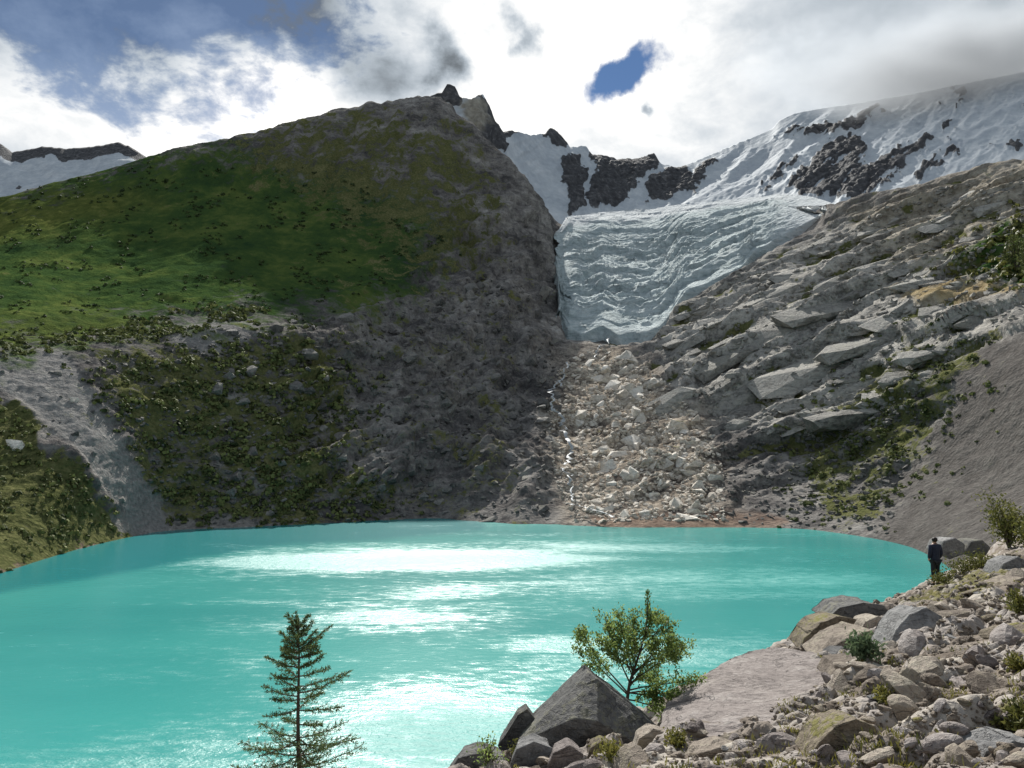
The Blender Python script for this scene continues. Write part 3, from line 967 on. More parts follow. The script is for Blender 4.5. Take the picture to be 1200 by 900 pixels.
lake_patch(470, 655, 70, 30, 0.98, 4)
lake_patch(330, 655, 26, 11, 0.8, 4)
lake_patch(650, 755, 12, 9, 0.8)
lake_patch(520, 875, 22, 24, 0.95)
lake_patch(480, 715, 40, 50, 0.34)
lake_patch(860, 680, 70, 30, 0.5)
lake_patch(800, 770, 40, 30, 0.45)
lake_patch(180, 900, 34, 16, 0.65)
lake_patch(700, 640, 70, 24, 0.45)
gust += 0.08
# shade lying along the left shore, painted as a darker water colour
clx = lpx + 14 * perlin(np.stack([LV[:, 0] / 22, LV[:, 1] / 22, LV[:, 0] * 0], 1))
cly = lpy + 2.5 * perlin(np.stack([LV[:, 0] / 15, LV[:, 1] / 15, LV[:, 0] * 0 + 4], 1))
shade_band = polymask(clx, cly, [(-400, 640), (0, 650), (200, 610), (420, 600), (560, 600), (560, 622), (420, 634), (300, 642), (180, 664), (0, 694), (-400, 760)], 4.5)
gust *= 1 - 0.9 * shade_band
ob = link('lake', np_mesh('lake', LV, grid_faces(len(ly), len(lx)), {'gust': gust, 'clear': shade_band}), M_WATER)  # clear holds the painted shore shade
tag(ob, 'milky turquoise glacial lake with wind ruffled bright patches', kind='structure')

# valley floor far below everything, out to the horizon
gm = np.array([(-4200, -4200, -14), (4200, -4200, -14), (4200, 4200, -14), (-4200, 4200, -14)], float)
ob = link('ground', np_mesh('ground', gm, np.array([[0, 1, 2, 3]]), {}), M_BANK)
tag(ob, 'valley ground', kind='structure')

# ------------------------------------------------------------------ near moraine bank
BK = [(1200, 900, 5), (1000, 900, 5.5), (800, 900, 7), (650, 900, 8.5), (545, 898, 9.5),
      (1200, 800, 7.5), (1100, 800, 8.5), (1000, 800, 10), (900, 825, 10.5), (800, 862, 9.8), (700, 880, 9.8),
      (780, 846, 11.5), (870, 790, 14), (940, 764, 16.5), (1000, 724, 20.5), (1050, 705, 24.5), (1097, 689, 29), (1130, 668, 37), (1165, 652, 43), (1210, 634, 48),
      (1200, 720, 13.5), (1130, 722, 17), (1085, 750, 14.5), (1200, 680, 22), (1290, 640, 34), (1330, 720, 14), (1400, 660, 24), (1500, 640, 40)]
pts = [at(*b) for b in BK]
CREST = [at(545, 898, 9.5), at(650, 876, 10.5), at(780, 846, 11.5), at(870, 790, 14), at(940, 764, 16.5), at(1000, 724, 20.5), at(1050, 705, 24.5), at(1097, 689, 29), at(1130, 668, 37), at(1165, 652, 43), at(1210, 634, 48)]
for i, c in enumerate(CREST):
    a_ = CREST[max(i - 1, 0)]
    b_ = CREST[min(i + 1, len(CREST) - 1)]
    t = (b_ - a_)
    nrm = Vector((-t.y, t.x, 0)).normalized()
    for d, dz in ((2.2, -1.15), (6, -4.0), (14, -10.5), (34, -26), (60, -44)):
        pts.append(Vector((c.x + nrm.x * d, c.y + nrm.y * d, c.z + dz)))
for v in ((0, 0, -1.7), (1.5, 0, -1.5), (4, 2, -1.2), (9, 3, -0.3), (-2, 3, -2.9), (-5, 5, -5.6), (-9, 9, -9.5), (-4, 9, -5.9), (14, 9, -1.2), (30, 30, -2.5), (45, 55, -2), (-20, 0, -14), (-10, -8, -6), (5, -10, -0.5), (-3.7, 14, -6.9), (-30, 30, -30), (70, 70, 3)):
    pts.append(Vector((v[0], v[1], ZC + v[2])))
PX = np.array([tuple(p) for p in pts])


def tps_k(r2):
    return np.where(r2 > 1e-9, r2 * np.log(r2 + 1e-12), 0)


_n = len(PX)
Kp = tps_k(((PX[:, None, :2] - PX[None, :, :2]) ** 2).sum(2)) + np.eye(_n) * 0.6
Pp = np.hstack([np.ones((_n, 1)), PX[:, :2]])
Ls = np.block([[Kp, Pp], [Pp.T, np.zeros((3, 3))]])
sol = np.linalg.solve(Ls, np.concatenate([PX[:, 2], np.zeros(3)]))


def bank_z(xy):
    xy = np.asarray(xy, float)
    k = tps_k(((xy[:, None] - PX[None, :, :2]) ** 2).sum(2))
    z = k @ sol[:_n] + sol[_n] + xy @ sol[_n + 1:]
    p = np.hstack([xy, np.zeros((len(xy), 1))])
    wp = xy + 0.10 * np.stack([perlin(p / 0.3), perlin(p / 0.3 + 9)], 1)
    d1, i1 = cobbles(wp, 0.85, 3)
    d2, i2 = cobbles(wp, 0.34, 40)
    k1 = (i1 > 0.35) * i1
    z = z + 0.20 * k1 * (1 - sstep(d1, 0.25, 0.55)) + 0.085 * (0.4 + i2) * (1 - sstep(d2, 0.22, 0.52))
    return z + 0.16 * fbm(p / 2.2, 4, 0.5) + 0.05 * fbm(p / 0.55 + 7, 3, 0.55, True) - 0.10


azs = np.concatenate([np.linspace(R(-75), R(-8), 90, endpoint=False), np.linspace(R(-8), R(40), 560, endpoint=False), np.linspace(R(40), R(62), 40)])
rads = np.concatenate([np.geomspace(1.2, 4, 40, endpoint=False), np.geomspace(4, 60, 560), np.linspace(62, 95, 14)])
AZ, RD = np.meshgrid(azs, rads)
xy = np.stack([(RD * np.sin(AZ)).ravel(), (RD * np.cos(AZ)).ravel()], 1)
dz = np.concatenate([bank_z(c) for c in np.array_split(xy, 40)])
DV = np.hstack([xy, np.maximum(dz, -12)[:, None]])
p3 = np.hstack([xy, np.zeros((len(xy), 1))])
dpx, dpy = proj(DV)
mossw = 0.28 + 0.5 * fbm(p3 / 3.0 + 50, 3)
for poly, a_, s_ in (([(1050, 700), (1160, 648), (1210, 640), (1180, 690), (1090, 712), (1040, 712)], 0.85, 12), ([(1160, 820), (1230, 800), (1230, 860), (1160, 860)], 0.9, 18),
                     ([(560, 860), (760, 860), (900, 850), (880, 900), (560, 900)], 0.5, 20), ([(960, 790), (1070, 790), (1050, 830), (960, 830)], 0.6, 14)):
    mossw = np.maximum(mossw, a_ * polymask(dpx, dpy, poly, s_))
_wp = xy + 0.10 * np.stack([perlin(p3 / 0.3), perlin(p3 / 0.3 + 9)], 1)
_d1, _i1 = cobbles(_wp, 0.85, 3)
_d2, _i2 = cobbles(_wp, 0.34, 40)
big_ = (_i1 > 0.35) & (_d1 < 0.5)
cobt = np.where(big_, 0.25 + 0.75 * ((_i1 * 7.3) % 1), np.where(_d2 < 0.46, 0.15 + 0.8 * ((_i2 * 5.1) % 1), 0.0))
mossw = mossw - 0.25 * (big_ | (_d2 < 0.4))
DF = grid_faces(len(rads), len(azs))
ob = link('moraine_bank', np_mesh('moraine_bank', DV, DF, {'moss': mossw, 'cob': cobt}), M_BANK)
tag(ob, 'near bank of stony tan moraine soil', kind='structure')
BVD = bvh_of(DV, DF)


# ------------------------------------------------------------------ rocks
def hull_mesh(name, points, mat, sub=0, amp=0.0, freq=1.0, bevel=0.0, seed=0):
    bm = bmesh.new()
    for p in points:
        bm.verts.new(p)
    r = bmesh.ops.convex_hull(bm, input=bm.verts)
    bmesh.ops.delete(bm, geom=[g for g in r['geom_interior'] if isinstance(g, bmesh.types.BMVert)] , context='VERTS')
    if bevel:
        bmesh.ops.dissolve_limit(bm, angle_limit=R(12), verts=bm.verts, edges=bm.edges)
        bmesh.ops.bevel(bm, geom=list(bm.edges), offset=bevel, segments=2, profile=0.6, affect='EDGES', clamp_overlap=True)
        bmesh.ops.triangulate(bm, faces=bm.faces)
    for _ in range(sub):
        L = np.median([e.calc_length() for e in bm.edges])
        bmesh.ops.subdivide_edges(bm, edges=[e for e in bm.edges if e.calc_length() > L * 0.6], cuts=1)
        bmesh.ops.triangulate(bm, faces=bm.faces)
    if amp:
        bm.normal_update()
        off = Vector((seed * 3.1, seed * 1.7, seed * 5.3))
        mv = []
        for v in bm.verts:
            q = v.co * freq + off
            h = 0.6 * mnoise.noise(q) + 0.35 * mnoise.noise(q * 2.3) + 0.22 * mnoise.noise(q * 5.1)
            ch = mnoise.cell(q * 1.3) * 0.25
            mv.append(v.normal * (amp * (h + ch)))
        for v, d in zip(bm.verts, mv):
            v.co += d
    bmesh.ops.recalc_face_normals(bm, faces=bm.faces)
    me = bm_mesh(name, bm, False)
    me.materials.append(mat)
    return me


def clip_rock(name, mat, seed, subdiv=3, dims=(1, 1, 1), cuts=11, amp=0.05):
    """angular stone: a sphere of points cut back to random planes, with worn edges"""
    rg = np.random.default_rng(seed)
    bm = bmesh.new()
    bmesh.ops.create_icosphere(bm, subdivisions=subdiv, radius=1)
    d = np.array([tuple(v.co) for v in bm.verts])
    d /= np.linalg.norm(d, axis=1)[:, None]
    nrm = rg.normal(size=(cuts, 3))
    nrm /= np.linalg.norm(nrm, axis=1)[:, None]
    h = rg.uniform(0.38, 0.82, cuts)
    dots = d @ nrm.T
    with np.errstate(divide='ignore'):
        rad = np.where(dots > 0.05, h / dots, 9).clip(0, 1.05)
    rs = -np.log(np.exp(-rad * 34).sum(1) + np.exp(-34 * 1.05)) / 34
    p = d * rs[:, None]
    p = p * (1 + amp * fbm(p * 2.2 + seed, 4, 0.55))[:, None]
    p *= np.array(dims)
    for v, q in zip(bm.verts, p):
        v.co = q
    me = bm_mesh(name, bm, False)
    for pl in me.polygons:
        pl.use_smooth = False
    me.materials.append(mat)
    return me


def px_rock(name, outline, Y, depth, mat, label, sub=3, amp=0.03, group=None, cat='boulder', bevel=0.04, back=0.8, ridge=None, sink=0.0):
    """a stone from its outline: given as (px,py[,dY]) points seen from the camera, then given thickness behind"""
    sc = Y / F
    pts3 = [at(o[0], o[1], Y + (o[2] if len(o) > 2 else 0)) for o in outline]
    cen = sum(pts3, Vector()) / len(pts3)
    full = []
    for p in pts3:
        full.append(p)
        q = cen + (p - cen) * back
        full.append(Vector((q.x, q.y + depth, q.z - 0.02)))
    for r_ in (ridge or []):
        full.append(at(r_[0], r_[1], Y + r_[2]))
    zmin = min(p.z for p in full)
    base = Vector((cen.x, cen.y + depth * 0.4, zmin))
    full = [p - base for p in full]
    me = hull_mesh(name, full, mat, sub, amp, 1.6 / max(sc * 60, 0.3), bevel * sc * 60, seed=len(bpy.data.objects) % 97)
    o = link(name, me)
    o.location = base
    o.location.z -= sink
    tag(o, label, cat, group or 'large rocks along the near bank')
    return o


px_rock('boulder', [(604, 872, 0.15), (640, 850, 0.25), (690, 788, 0.5), (700, 795, 0.35), (745, 828, 0.4), (778, 858, 0.5), (760, 880, 0.0), (650, 890, 0)], 10.3, 0.9, M_DARK,
        'dark pyramid shaped boulder with a sharp peak below the leafy sapling', ridge=[(672, 842, -0.12), (700, 845, -0.2)], sub=4, bevel=0.02)
px_rock('boulder', [(584, 874), (592, 858), (606, 838), (618, 830), (632, 848), (640, 866), (630, 886), (592, 888)], 10.9, 0.5, M_DARK,
        'small pointed dark rock leaning just left of the pyramid boulder', sub=3, bevel=0.02)
px_rock('rock_slab', [(766, 868, -1.6), (782, 842, -0.4), (822, 812, 0.6), (872, 780, 1.8), (905, 768, 2.4), (945, 764, 2.4), (988, 774, 1.0), (1000, 808, -0.8), (955, 842, -2.0), (880, 866, -2.6), (800, 890, -3.0)], 11.3, 0.8, M_PINK,
        'broad pinkish grey slab sloping to the lake right of the sapling', sub=4, amp=0.05, cat='rock slab', bevel=0.02)
px_rock('rock_slab', [(936, 764), (944, 748), (962, 730), (984, 722), (1004, 726), (992, 742), (966, 758), (948, 770)], 17.3, 1.0, M_MOSSY,
        'dark brown block jutting over the turquoise water edge', sub=4, amp=0.07, cat='rock slab', bevel=0.01)
px_rock('rock_slab', [(966, 728), (984, 712), (1012, 706), (1036, 710), (1042, 718), (1016, 728), (988, 736)], 19, 1.2, M_DARK,
        'dark flat ledge capping the brown blocks at the water edge', sub=4, amp=0.06, cat='rock slab', bevel=0.01)
px_rock('boulder', [(1006, 742), (1014, 728), (1030, 722), (1044, 728), (1042, 744), (1024, 750)], 17.5, 0.7, M_TAN,
        'tan block under the right end of the dark flat ledge', sub=3, amp=0.06)
px_rock('rock_slab', [(955, 775), (985, 752), (1020, 738), (1040, 745), (1035, 768), (1000, 782), (965, 786)], 15.5, 1.2, M_TAN,
        'brownish rock shelf just below the dark overhanging ledge', sub=3, amp=0.06, cat='rock slab')
px_rock('boulder', [(1036, 772), (1050, 738), (1066, 720), (1086, 712), (1104, 722), (1110, 748), (1106, 772), (1084, 790), (1052, 786)], 14.2, 0.9, M_GREY,
        'tall grey boulder with a dark right side standing above the bank', ridge=[(1094, 735, -0.25), (1064, 752, -0.2)], sub=4, bevel=0.02)
px_rock('boulder', [(1046, 790), (1058, 768), (1076, 750), (1092, 758), (1112, 786), (1104, 802), (1060, 806)], 12.6, 0.6, M_GREY,
        'smaller grey boulder wedged in front of the tall grey boulder', ridge=[(1078, 768, -0.2)], sub=4, bevel=0.02)
px_rock('boulder', [(1054, 818), (1062, 796), (1084, 786), (1108, 794), (1116, 814), (1100, 828), (1068, 830)], 10.6, 0.5, M_GREY,
        'rounded grey stone at the foot of the stacked grey boulders', sub=4, bevel=0.05)
px_rock('boulder', [(974, 800), (984, 780), (1016, 776), (1046, 784), (1058, 806), (1036, 822), (990, 822)], 11.2, 0.8, M_TAN,
        'pale flat topped tan rock with a mossy front between slab and grey boulders', sub=4, bevel=0.03)
px_rock('boulder', [(944, 898), (958, 872), (980, 850), (1004, 842), (1026, 852), (1046, 882), (1052, 900), (990, 912)], 6.6, 0.5, M_MOSSY,
        'dark mossy boulder at the bottom edge of the bank', sub=4, bevel=0.03)
px_rock('boulder', [(1004, 842), (1014, 832), (1034, 830), (1048, 836), (1040, 848), (1014, 852)], 8.6, 0.3, M_TAN,
        'small whitish tan stone just above the dark mossy boulder', sub=3)
px_rock('boulder', [(1124, 824), (1130, 804), (1154, 796), (1178, 802), (1182, 822), (1160, 834), (1134, 834)], 8.6, 0.5, M_PINK,
        'pale lilac grey boulder right of the stacked grey boulders', sub=4)
px_rock('boulder', [(1180, 830), (1186, 806), (1206, 796), (1230, 806), (1236, 832), (1206, 842)], 8.2, 0.5, M_PINK,
        'lilac grey boulder cut off by the right edge of the frame', sub=3)
px_rock('boulder', [(1106, 870), (1120, 850), (1140, 838), (1156, 846), (1160, 868), (1136, 880)], 6.6, 0.35, M_TAN,
        'ridged light brown stone low on the right of the bank', sub=3)
px_rock('boulder', [(1142, 908), (1156, 880), (1190, 868), (1226, 876), (1236, 910)], 5.7, 0.4, M_GREY,
        'grey boulder in the lower right corner', sub=4)
px_rock('boulder', [(1108, 764), (1120, 738), (1142, 728), (1166, 738), (1172, 760), (1150, 774), (1124, 776)], 15.2, 0.8, M_TAN,
        'brown rock with pale top right of the tall grey boulder', sub=4, amp=0.06)
px_rock('boulder', [(1140, 776), (1152, 762), (1176, 758), (1196, 766), (1190, 782), (1160, 788)], 12.4, 0.5, M_TAN,
        'flat light brown stone lying near the right edge', sub=3)
px_rock('boulder', [(1164, 704), (1176, 686), (1200, 676), (1224, 684), (1226, 704), (1190, 714)], 20, 1.0, M_TAN,
        'pale cream rock high on the bank at the right edge', sub=3)
px_rock('boulder', [(1168, 676), (1176, 660), (1194, 652), (1210, 660), (1210, 674), (1186, 682)], 30, 1.2, M_GREY,
        'light grey rock on the bank crest below the olive shrub', sub=3)
px_rock('boulder', [(596, 900), (604, 878), (626, 868), (648, 876), (652, 900), (620, 908)], 9.2, 0.4, M_GREY,
        'light grey stone at the bottom in front of the pointed rock', sub=3)
px_rock('boulder', [(640, 902), (648, 882), (668, 872), (684, 884), (684, 904)], 8.9, 0.35, M_PINK,
        'pinkish grey stone below the pyramid boulder', sub=3)
px_rock('boulder', [(686, 900), (692, 876), (706, 868), (722, 878), (726, 900)], 8.8, 0.35, M_MOSSY,
        'yellow mossy stone below the middle of the pyramid boulder', sub=3)
px_rock('boulder', [(742, 892), (748, 866), (766, 854), (788, 862), (796, 888), (770, 896)], 9.3, 0.4, M_TAN,
        'pinkish tan stone at the right foot of the pyramid boulder', sub=3)
px_rock('boulder', [(520, 912), (536, 888), (560, 882), (590, 892), (598, 912)], 9.3, 0.5, M_DARK,
        'dark low rock at the leftmost tip of the bank', sub=3)
px_rock('boulder', [(800, 908), (816, 884), (850, 874), (884, 884), (896, 908)], 7.6, 0.4, M_TAN,
        'broad tan stone at the bottom below the pinkish slab', sub=3)
px_rock('boulder', [(1100, 648), (1106, 634), (1120, 630), (1132, 638), (1130, 650), (1114, 656)], 46, 1.8, M_GREY,
        'light grey boulder beyond the hiker on the far end of the bank', sub=3)
px_rock('boulder', [(1132, 646), (1138, 634), (1152, 632), (1162, 642), (1156, 652), (1140, 654)], 46, 1.8, M_DARK,
        'dark boulder between the hiker and the olive shrub', sub=3)

# loose stones of the bank
stone_me = []
for k in range(14):
    mt = [M_TAN, M_TAN, M_PINK, M_MOSSY, M_TAN, M_GREY, M_PINK, M_TAN, M_TAN, M_PINK, M_TAN, M_MOSSY, M_TAN, M_PINK][k]
    dm = (1, random.uniform(0.55, 0.95), random.uniform(0.32, 0.62))
    stone_me.append(clip_rock('stone', mt, 100 + k, 3, dm, 6 + k % 3, 0.08))
BANKPOLY = [(545, 905), (640, 890), (780, 870), (880, 800), (950, 775), (1010, 735), (1060, 712), (1120, 690), (1200, 660), (1205, 905)]


def inpoly(x, y, poly):
    return polymask(np.array([x]), np.array([y]), poly, 1e-6)[0] > 0.5


GRP = 'loose stones of the near bank'
cnt = 0
tries = 0
placed = []
while cnt < 270 and tries < 6000:
    tries += 1
    x = random.uniform(540, 1205)
    y = random.uniform(655, 905)
    if not inpoly(x, y, BANKPOLY):
        continue
    l, nn = hit(BVD, x, y)
    if l is None or l.y > 50:
        continue
    pxs = 8 + 32 * random.random() ** 3.0
    size = pxs * l.y / F * (0.75 if l.y > 12 else 0.9)
    ok = all(abs(x - a) + abs(y - b) > 0.9 * (pxs + c) * 0.8 for a, b, c in placed)
    if not ok and random.random() < 0.8:
        continue
    placed.append((x, y, pxs))
    me_ = random.choice(stone_me)
    kind_ = {'tan_rock': 'light brown', 'pinkish_rock': 'pinkish grey', 'grey_rock': 'plain grey', 'mossy_rock': 'moss stained'}[me_.materials[0].name]
    o = link('stone', me_)
    o.location = l - Vector((0, 0, size * 0.06))
    o.scale = (size, size, size)
    o.rotation_euler = (random.gauss(0, 0.4), random.gauss(0, 0.4), random.uniform(0, 6.28))
    tag(o, 'loose angular ' + kind_ + ' stone lying in the rubble of the near bank', 'stone', kind_ + ' ' + GRP)
    cnt += 1

# gravel: what is too small to count
gv_, gf_ = [], []
ico = bmesh.new()
bmesh.ops.create_icosphere(ico, subdivisions=1, radius=1)
iv = np.array([tuple(v.co) for v in ico.verts])
it = np.array([[v.index for v in f.verts] for f in ico.faces])
ico.free()
ng = 0
for _ in range(5200):
    x = random.uniform(540, 1210)
    y = random.uniform(650, 908)
    l, nn = hit(BVD, x, y)
    if l is None or l.y > 55:
        continue
    s = l.y / F * random.uniform(1.2, 4.2)
    q = iv * np.array([random.uniform(0.6, 1.2), random.uniform(0.6, 1.2), random.uniform(0.4, 0.9)]) * (1 + 0.25 * RNG.normal(size=(len(iv), 1))) * s
    a_ = random.uniform(0, 6.28)
    ca, sa = math.cos(a_), math.sin(a_)
    q = np.stack([q[:, 0] * ca - q[:, 1] * sa, q[:, 0] * sa + q[:, 1] * ca, q[:, 2]], 1) + np.array(l)
    gv_.append(q)
    gf_.append(it + ng)
    ng += len(iv)
ob = link('gravel', np_mesh('gravel', np.vstack(gv_), np.vstack(gf_), None, False), M_TAN)
tag(ob, 'gravel and small stones strewn over the near bank', kind='stuff')

# ------------------------------------------------------------------ slabs and blocks of the far slopes


def box_hull(name, mat, seed, n=18, sq=0.55):
    rg = np.random.default_rng(seed)
    d = rg.normal(size=(n, 3))
    d /= np.linalg.norm(d, axis=1)[:, None]
    p = np.sign(d) * np.abs(d) ** sq
    p *= rg.uniform(0.82, 1.1, (n, 1))
    return hull_mesh(name, [tuple(v) for v in p], mat)


slab_me = [box_hull('rock_slab', M_SLAB, 300 + i, 20) for i in range(8)]
block_me = [box_hull('rock_block', M_BLOCK, 400 + i, 11, 0.75) for i in range(12)]
rub_me = [box_hull('rock_block', M_RUBBLE, 500 + i, 15, 0.7) for i in range(6)]


def place_far(me_list, name, x, y, lpx, hpx, ang, parent, thick=0.5, sink=0.3, jit=6):
    l, nn = hit(BVA, x, y)
    if l is None or l.y > 1150:
        return
    m_ = l.y / F
    o = link(name, random.choice(me_list))
    hx = lpx * 0.5 * m_
    hz = hpx * 0.5 * m_
    hy = max(hx * thick, hz)
    rot = Matrix.Rotation(random.uniform(-R(jit), R(jit)) + R(random.uniform(-12, 12)), 4, 'Z') @ Matrix.Rotation(-R(ang + random.uniform(-jit, jit)), 4, 'Y') @ Matrix.Rotation(R(random.uniform(8, 30)), 4, 'X')
    o.matrix_world = Matrix.Translation(l - nn * (-1) * 0 - Vector((0, 0, hz * sink))) @ rot @ Matrix.Diagonal((hx, hy, hz, 1))
    o.parent = parent
    return o


SLABS = [(940, 432, 150, 26, 24), (870, 458, 110, 22, 24), (1010, 400, 130, 20, 18), (985, 484, 90, 22, 8), (915, 385, 110, 20, 22), (850, 418, 100, 18, 24),
         (820, 448, 90, 18, 28), (960, 360, 120, 16, 18), (1050, 372, 90, 16, 14), (895, 350, 90, 16, 24), (1100, 362, 70, 14, 8), (1080, 412, 80, 14, 14),
         (800, 400, 70, 16, 26), (840, 372, 80, 14, 28), (930, 320, 70, 13, 20), (985, 330, 70, 12, 18), (1020, 310, 60, 12, 20), (1110, 330, 70, 11, 12), (890, 480, 90, 18, 20),
         (1060, 440, 70, 14, 10), (780, 470, 80, 18, 30), (1140, 372, 50, 12, 20), (1010, 455, 70, 14, 12), (1070, 330, 60, 10, 16), (960, 285, 60, 11, 20), (1030, 275, 50, 10, 22), (1100, 262, 60, 10, 20), (1160, 240, 50, 10, 24)]
for sl in SLABS:
    place_far(slab_me, 'rock_slab', *sl, S['rocky_slope'], 0.45, 0.6, 5)
nsl = 0
while nsl < 95:
    x, y = random.uniform(760, 1180), random.uniform(215, 560)
    if not inpoly(x, y, PALE):
        continue
    L = random.uniform(12, 42)
    if place_far(slab_me, 'rock_slab', x, y, L, L * random.uniform(0.16, 0.32), random.uniform(14, 30), S['rocky_slope'], 0.5, 0.6, 9):
        nsl += 1
nb = 0
while nb < 285:
    x, y = random.uniform(640, 860), random.uniform(405, 612)
    if not inpoly(x, y, WARM) or x < 674 or y < 414:
        continue
    L = 6 + 26 * random.random() ** 2.2
    if place_far(block_me, 'rock_block', x, y, L, L * random.uniform(0.35, 0.75), random.uniform(-10, 45), S['rocky_slope'], 0.7, 0.2, 25):
        nb += 1
nb = 0
while nb < 230:
    x, y = random.uniform(250, 660), random.uniform(330, 612)
    if polymask(np.array([x]), np.array([y]), GREEN, 1)[0] > 0.5:
        continue
    L = 7 + 20 * random.random() ** 2.5
    own = S['rock_wall'] if x > 470 else S['moraine_slope']
    if place_far(rub_me, 'rock_block', x, y, L, L * random.uniform(0.45, 0.75), random.uniform(-5, 40), own, 0.8, 0.25, 20):
        nb += 1
nb = 0
while nb < 14:
    x, y = random.uniform(0, 150), random.uniform(415, 600)
    if not inpoly(x, y, CHUTE):
        continue
    L = 5 + 8 * random.random() ** 2
    if place_far(rub_me, 'rock_block', x, y, L, L * 0.7, 10, S['scree_chute'], 0.8, 0.1, 20):
        nb += 1
place_far(block_me, 'rock_block', 16, 522, 24, 14, -10, S['moraine_slope'], 0.8, 0.0)
place_far(block_me, 'rock_block', 86, 470, 14, 10, -10, S['scree_chute'], 0.8, 0.0)

# rubble past counting
gv_, gf_ = [], []
ng = 0
hb = bmesh.new()
tmpl = []
for i in range(6):
    rm = rub_me[i]
    rm.calc_loop_triangles()
    tmpl.append((np.array([tuple(v.co) for v in rm.vertices]), np.array([tuple(t.vertices) for t in rm.loop_triangles])))
hb.free()


def far_rubble(name, label, mat, region, n, lo, hi, avoid=None):
    gv_, gf_ = [], []
    ng = 0
    xs = [p[0] for p in region]
    ys = [p[1] for p in region]
    k = 0
    t_ = 0
    while k < n and t_ < n * 8:
        t_ += 1
        x, y = random.uniform(min(xs), max(xs)), random.uniform(min(ys), max(ys))
        if not inpoly(x, y, region):
            continue
        if avoid and any(inpoly(x, y, a) for a in avoid):
            continue
        l, nn = hit(BVA, x, y)
        if l is None:
            continue
        s = l.y / F * 0.5 * (lo + (hi - lo) * random.random() ** 2.2)
        v, f = random.choice(tmpl)
        q = v * np.array([random.uniform(0.8, 1.6), random.uniform(0.7, 1.2), random.uniform(0.5, 0.9)]) * s
        rot = np.array((Matrix.Rotation(random.uniform(0, 6.28), 3, 'Z') @ Matrix.Rotation(random.uniform(-0.5, 0.5), 3, 'X') @ Matrix.Rotation(random.uniform(-0.5, 0.5), 3, 'Y')))
        gv_.append(q @ rot.T + np.array(l))
        gf_.append(f + ng)
        ng += len(v)
        k += 1
    o = link(name, np_mesh(name, np.vstack(gv_), np.vstack(gf_), None, False), mat)
    tag(o, label, kind='stuff')


far_rubble('rubble', 'pale sunlit rubble under the glacier', M_BLOCK, WARM, 2800, 2.5, 7.5)
far_rubble('rubble', 'grey rubble over the slabby slope', M_SLAB, PALE, 1800, 3, 9)
far_rubble('rubble', 'dull rubble on the rock wall and scrub slope', M_RUBBLE, [(100, 420), (300, 395), (520, 340), (600, 300), (650, 400), (650, 612), (200, 615)], 1700, 3, 8)
far_rubble('rubble', 'rubble low on the right slope by the water', M_RUBBLE, [(840, 500), (1000, 500), (1090, 450), (1040, 625), (850, 612)], 700, 3, 9)


# ------------------------------------------------------------------ streams
def stream(name, pix, width, label):
    V, f = [], []
    for i, (x, y) in enumerate(pix):
        l, nn = hit(BVA, x, y)
        if l is None:
            continue
        w_ = width * l.y / F * random.choice((0.55, 0.7, 0.8, 1.0, 1.2))
        l = l + nn * 4.2
        k = len(V)
        V += [(l.x - w_ / 2, l.y, l.z), (l.x, l.y - 0.5, l.z + 0.1), (l.x + w_ / 2, l.y, l.z)]
        if k:
            f += [(k - 3, k - 2, k + 1, k), (k - 2, k - 1, k + 2, k + 1)]
    o = link(name, np_mesh(name, np.array(V), np.array(f)), M_FOAM)
    tag(o, label, kind='structure')


M_FOAM = plain_material('white_water', (0.22, 0.24, 0.25), (0.6, 0.62, 0.63), 0.3, 0.6)


def wiggle(a, n=40, j=1.1):
    xs = [p[0] for p in a]
    ys = [p[1] for p in a]
    t = np.linspace(0, 1, len(a))
    ti = np.linspace(0, 1, n)
    return [(np.interp(u, t, xs) + random.uniform(-j, j), np.interp(u, t, ys)) for u in ti]


stream('waterfall', wiggle([(652, 448), (645, 468), (649, 486)], 30, 0.9), 2.8, 'upper white strand of the waterfall left of the glacier tongue')
stream('waterfall', wiggle([(650, 484), (658, 504), (664, 528), (666, 552)], 44, 0.9), 4.2, 'long white waterfall strand dropping down the dark rock')
stream('waterfall', wiggle([(664, 430), (656, 442), (654, 456)], 16, 1.4), 2.2, 'thin waterfall strand high under the glacier')
stream('stream', wiggle([(664, 556), (668, 576), (672, 596)], 26, 1.0), 2.6, 'short white cascade among rocks above the lake')
stream('stream', wiggle([(662, 598), (680, 602), (694, 606)], 20, 1.0), 3.2, 'white rapids reaching the far shore of the lake')
stream('stream', wiggle([(690, 606), (708, 610), (720, 616)], 16, 1.0), 3.6, 'white stream mouth spreading into the lake')
stream('stream', wiggle([(716, 400), (704, 412), (698, 424)], 16, 1.0), 1.8, 'small meltwater stream trickling from the glacier snout')


# ------------------------------------------------------------------ foliage helpers
class Leaves:
    def __init__(self):
        self.v, self.f, self.t = [], [], []

    def leaf(self, p, d, up, L, wd, tone):
        d = d.normalized()
        s = d.cross(up)
        if s.length < 1e-4:
            s = Vector((1, 0, 0))
        s.normalize()
        k = len(self.v)
        nrm = s.cross(d)
        self.v += [p, p + d * L * 0.5 + s * wd * 0.5 + nrm * wd * 0.15, p + d * L, p + d * L * 0.5 - s * wd * 0.5 + nrm * wd * 0.15]
        self.f.append((k, k + 1, k + 2, k + 3))
        self.t += [tone] * 4

    def build(self, name, mat, parent=None):
        o = link(name, np_mesh(name, np.array([tuple(x) for x in self.v]), np.array(self.f), {'tone': self.t}, False), mat, parent)
        o['kind'] = 'stuff'
        return o


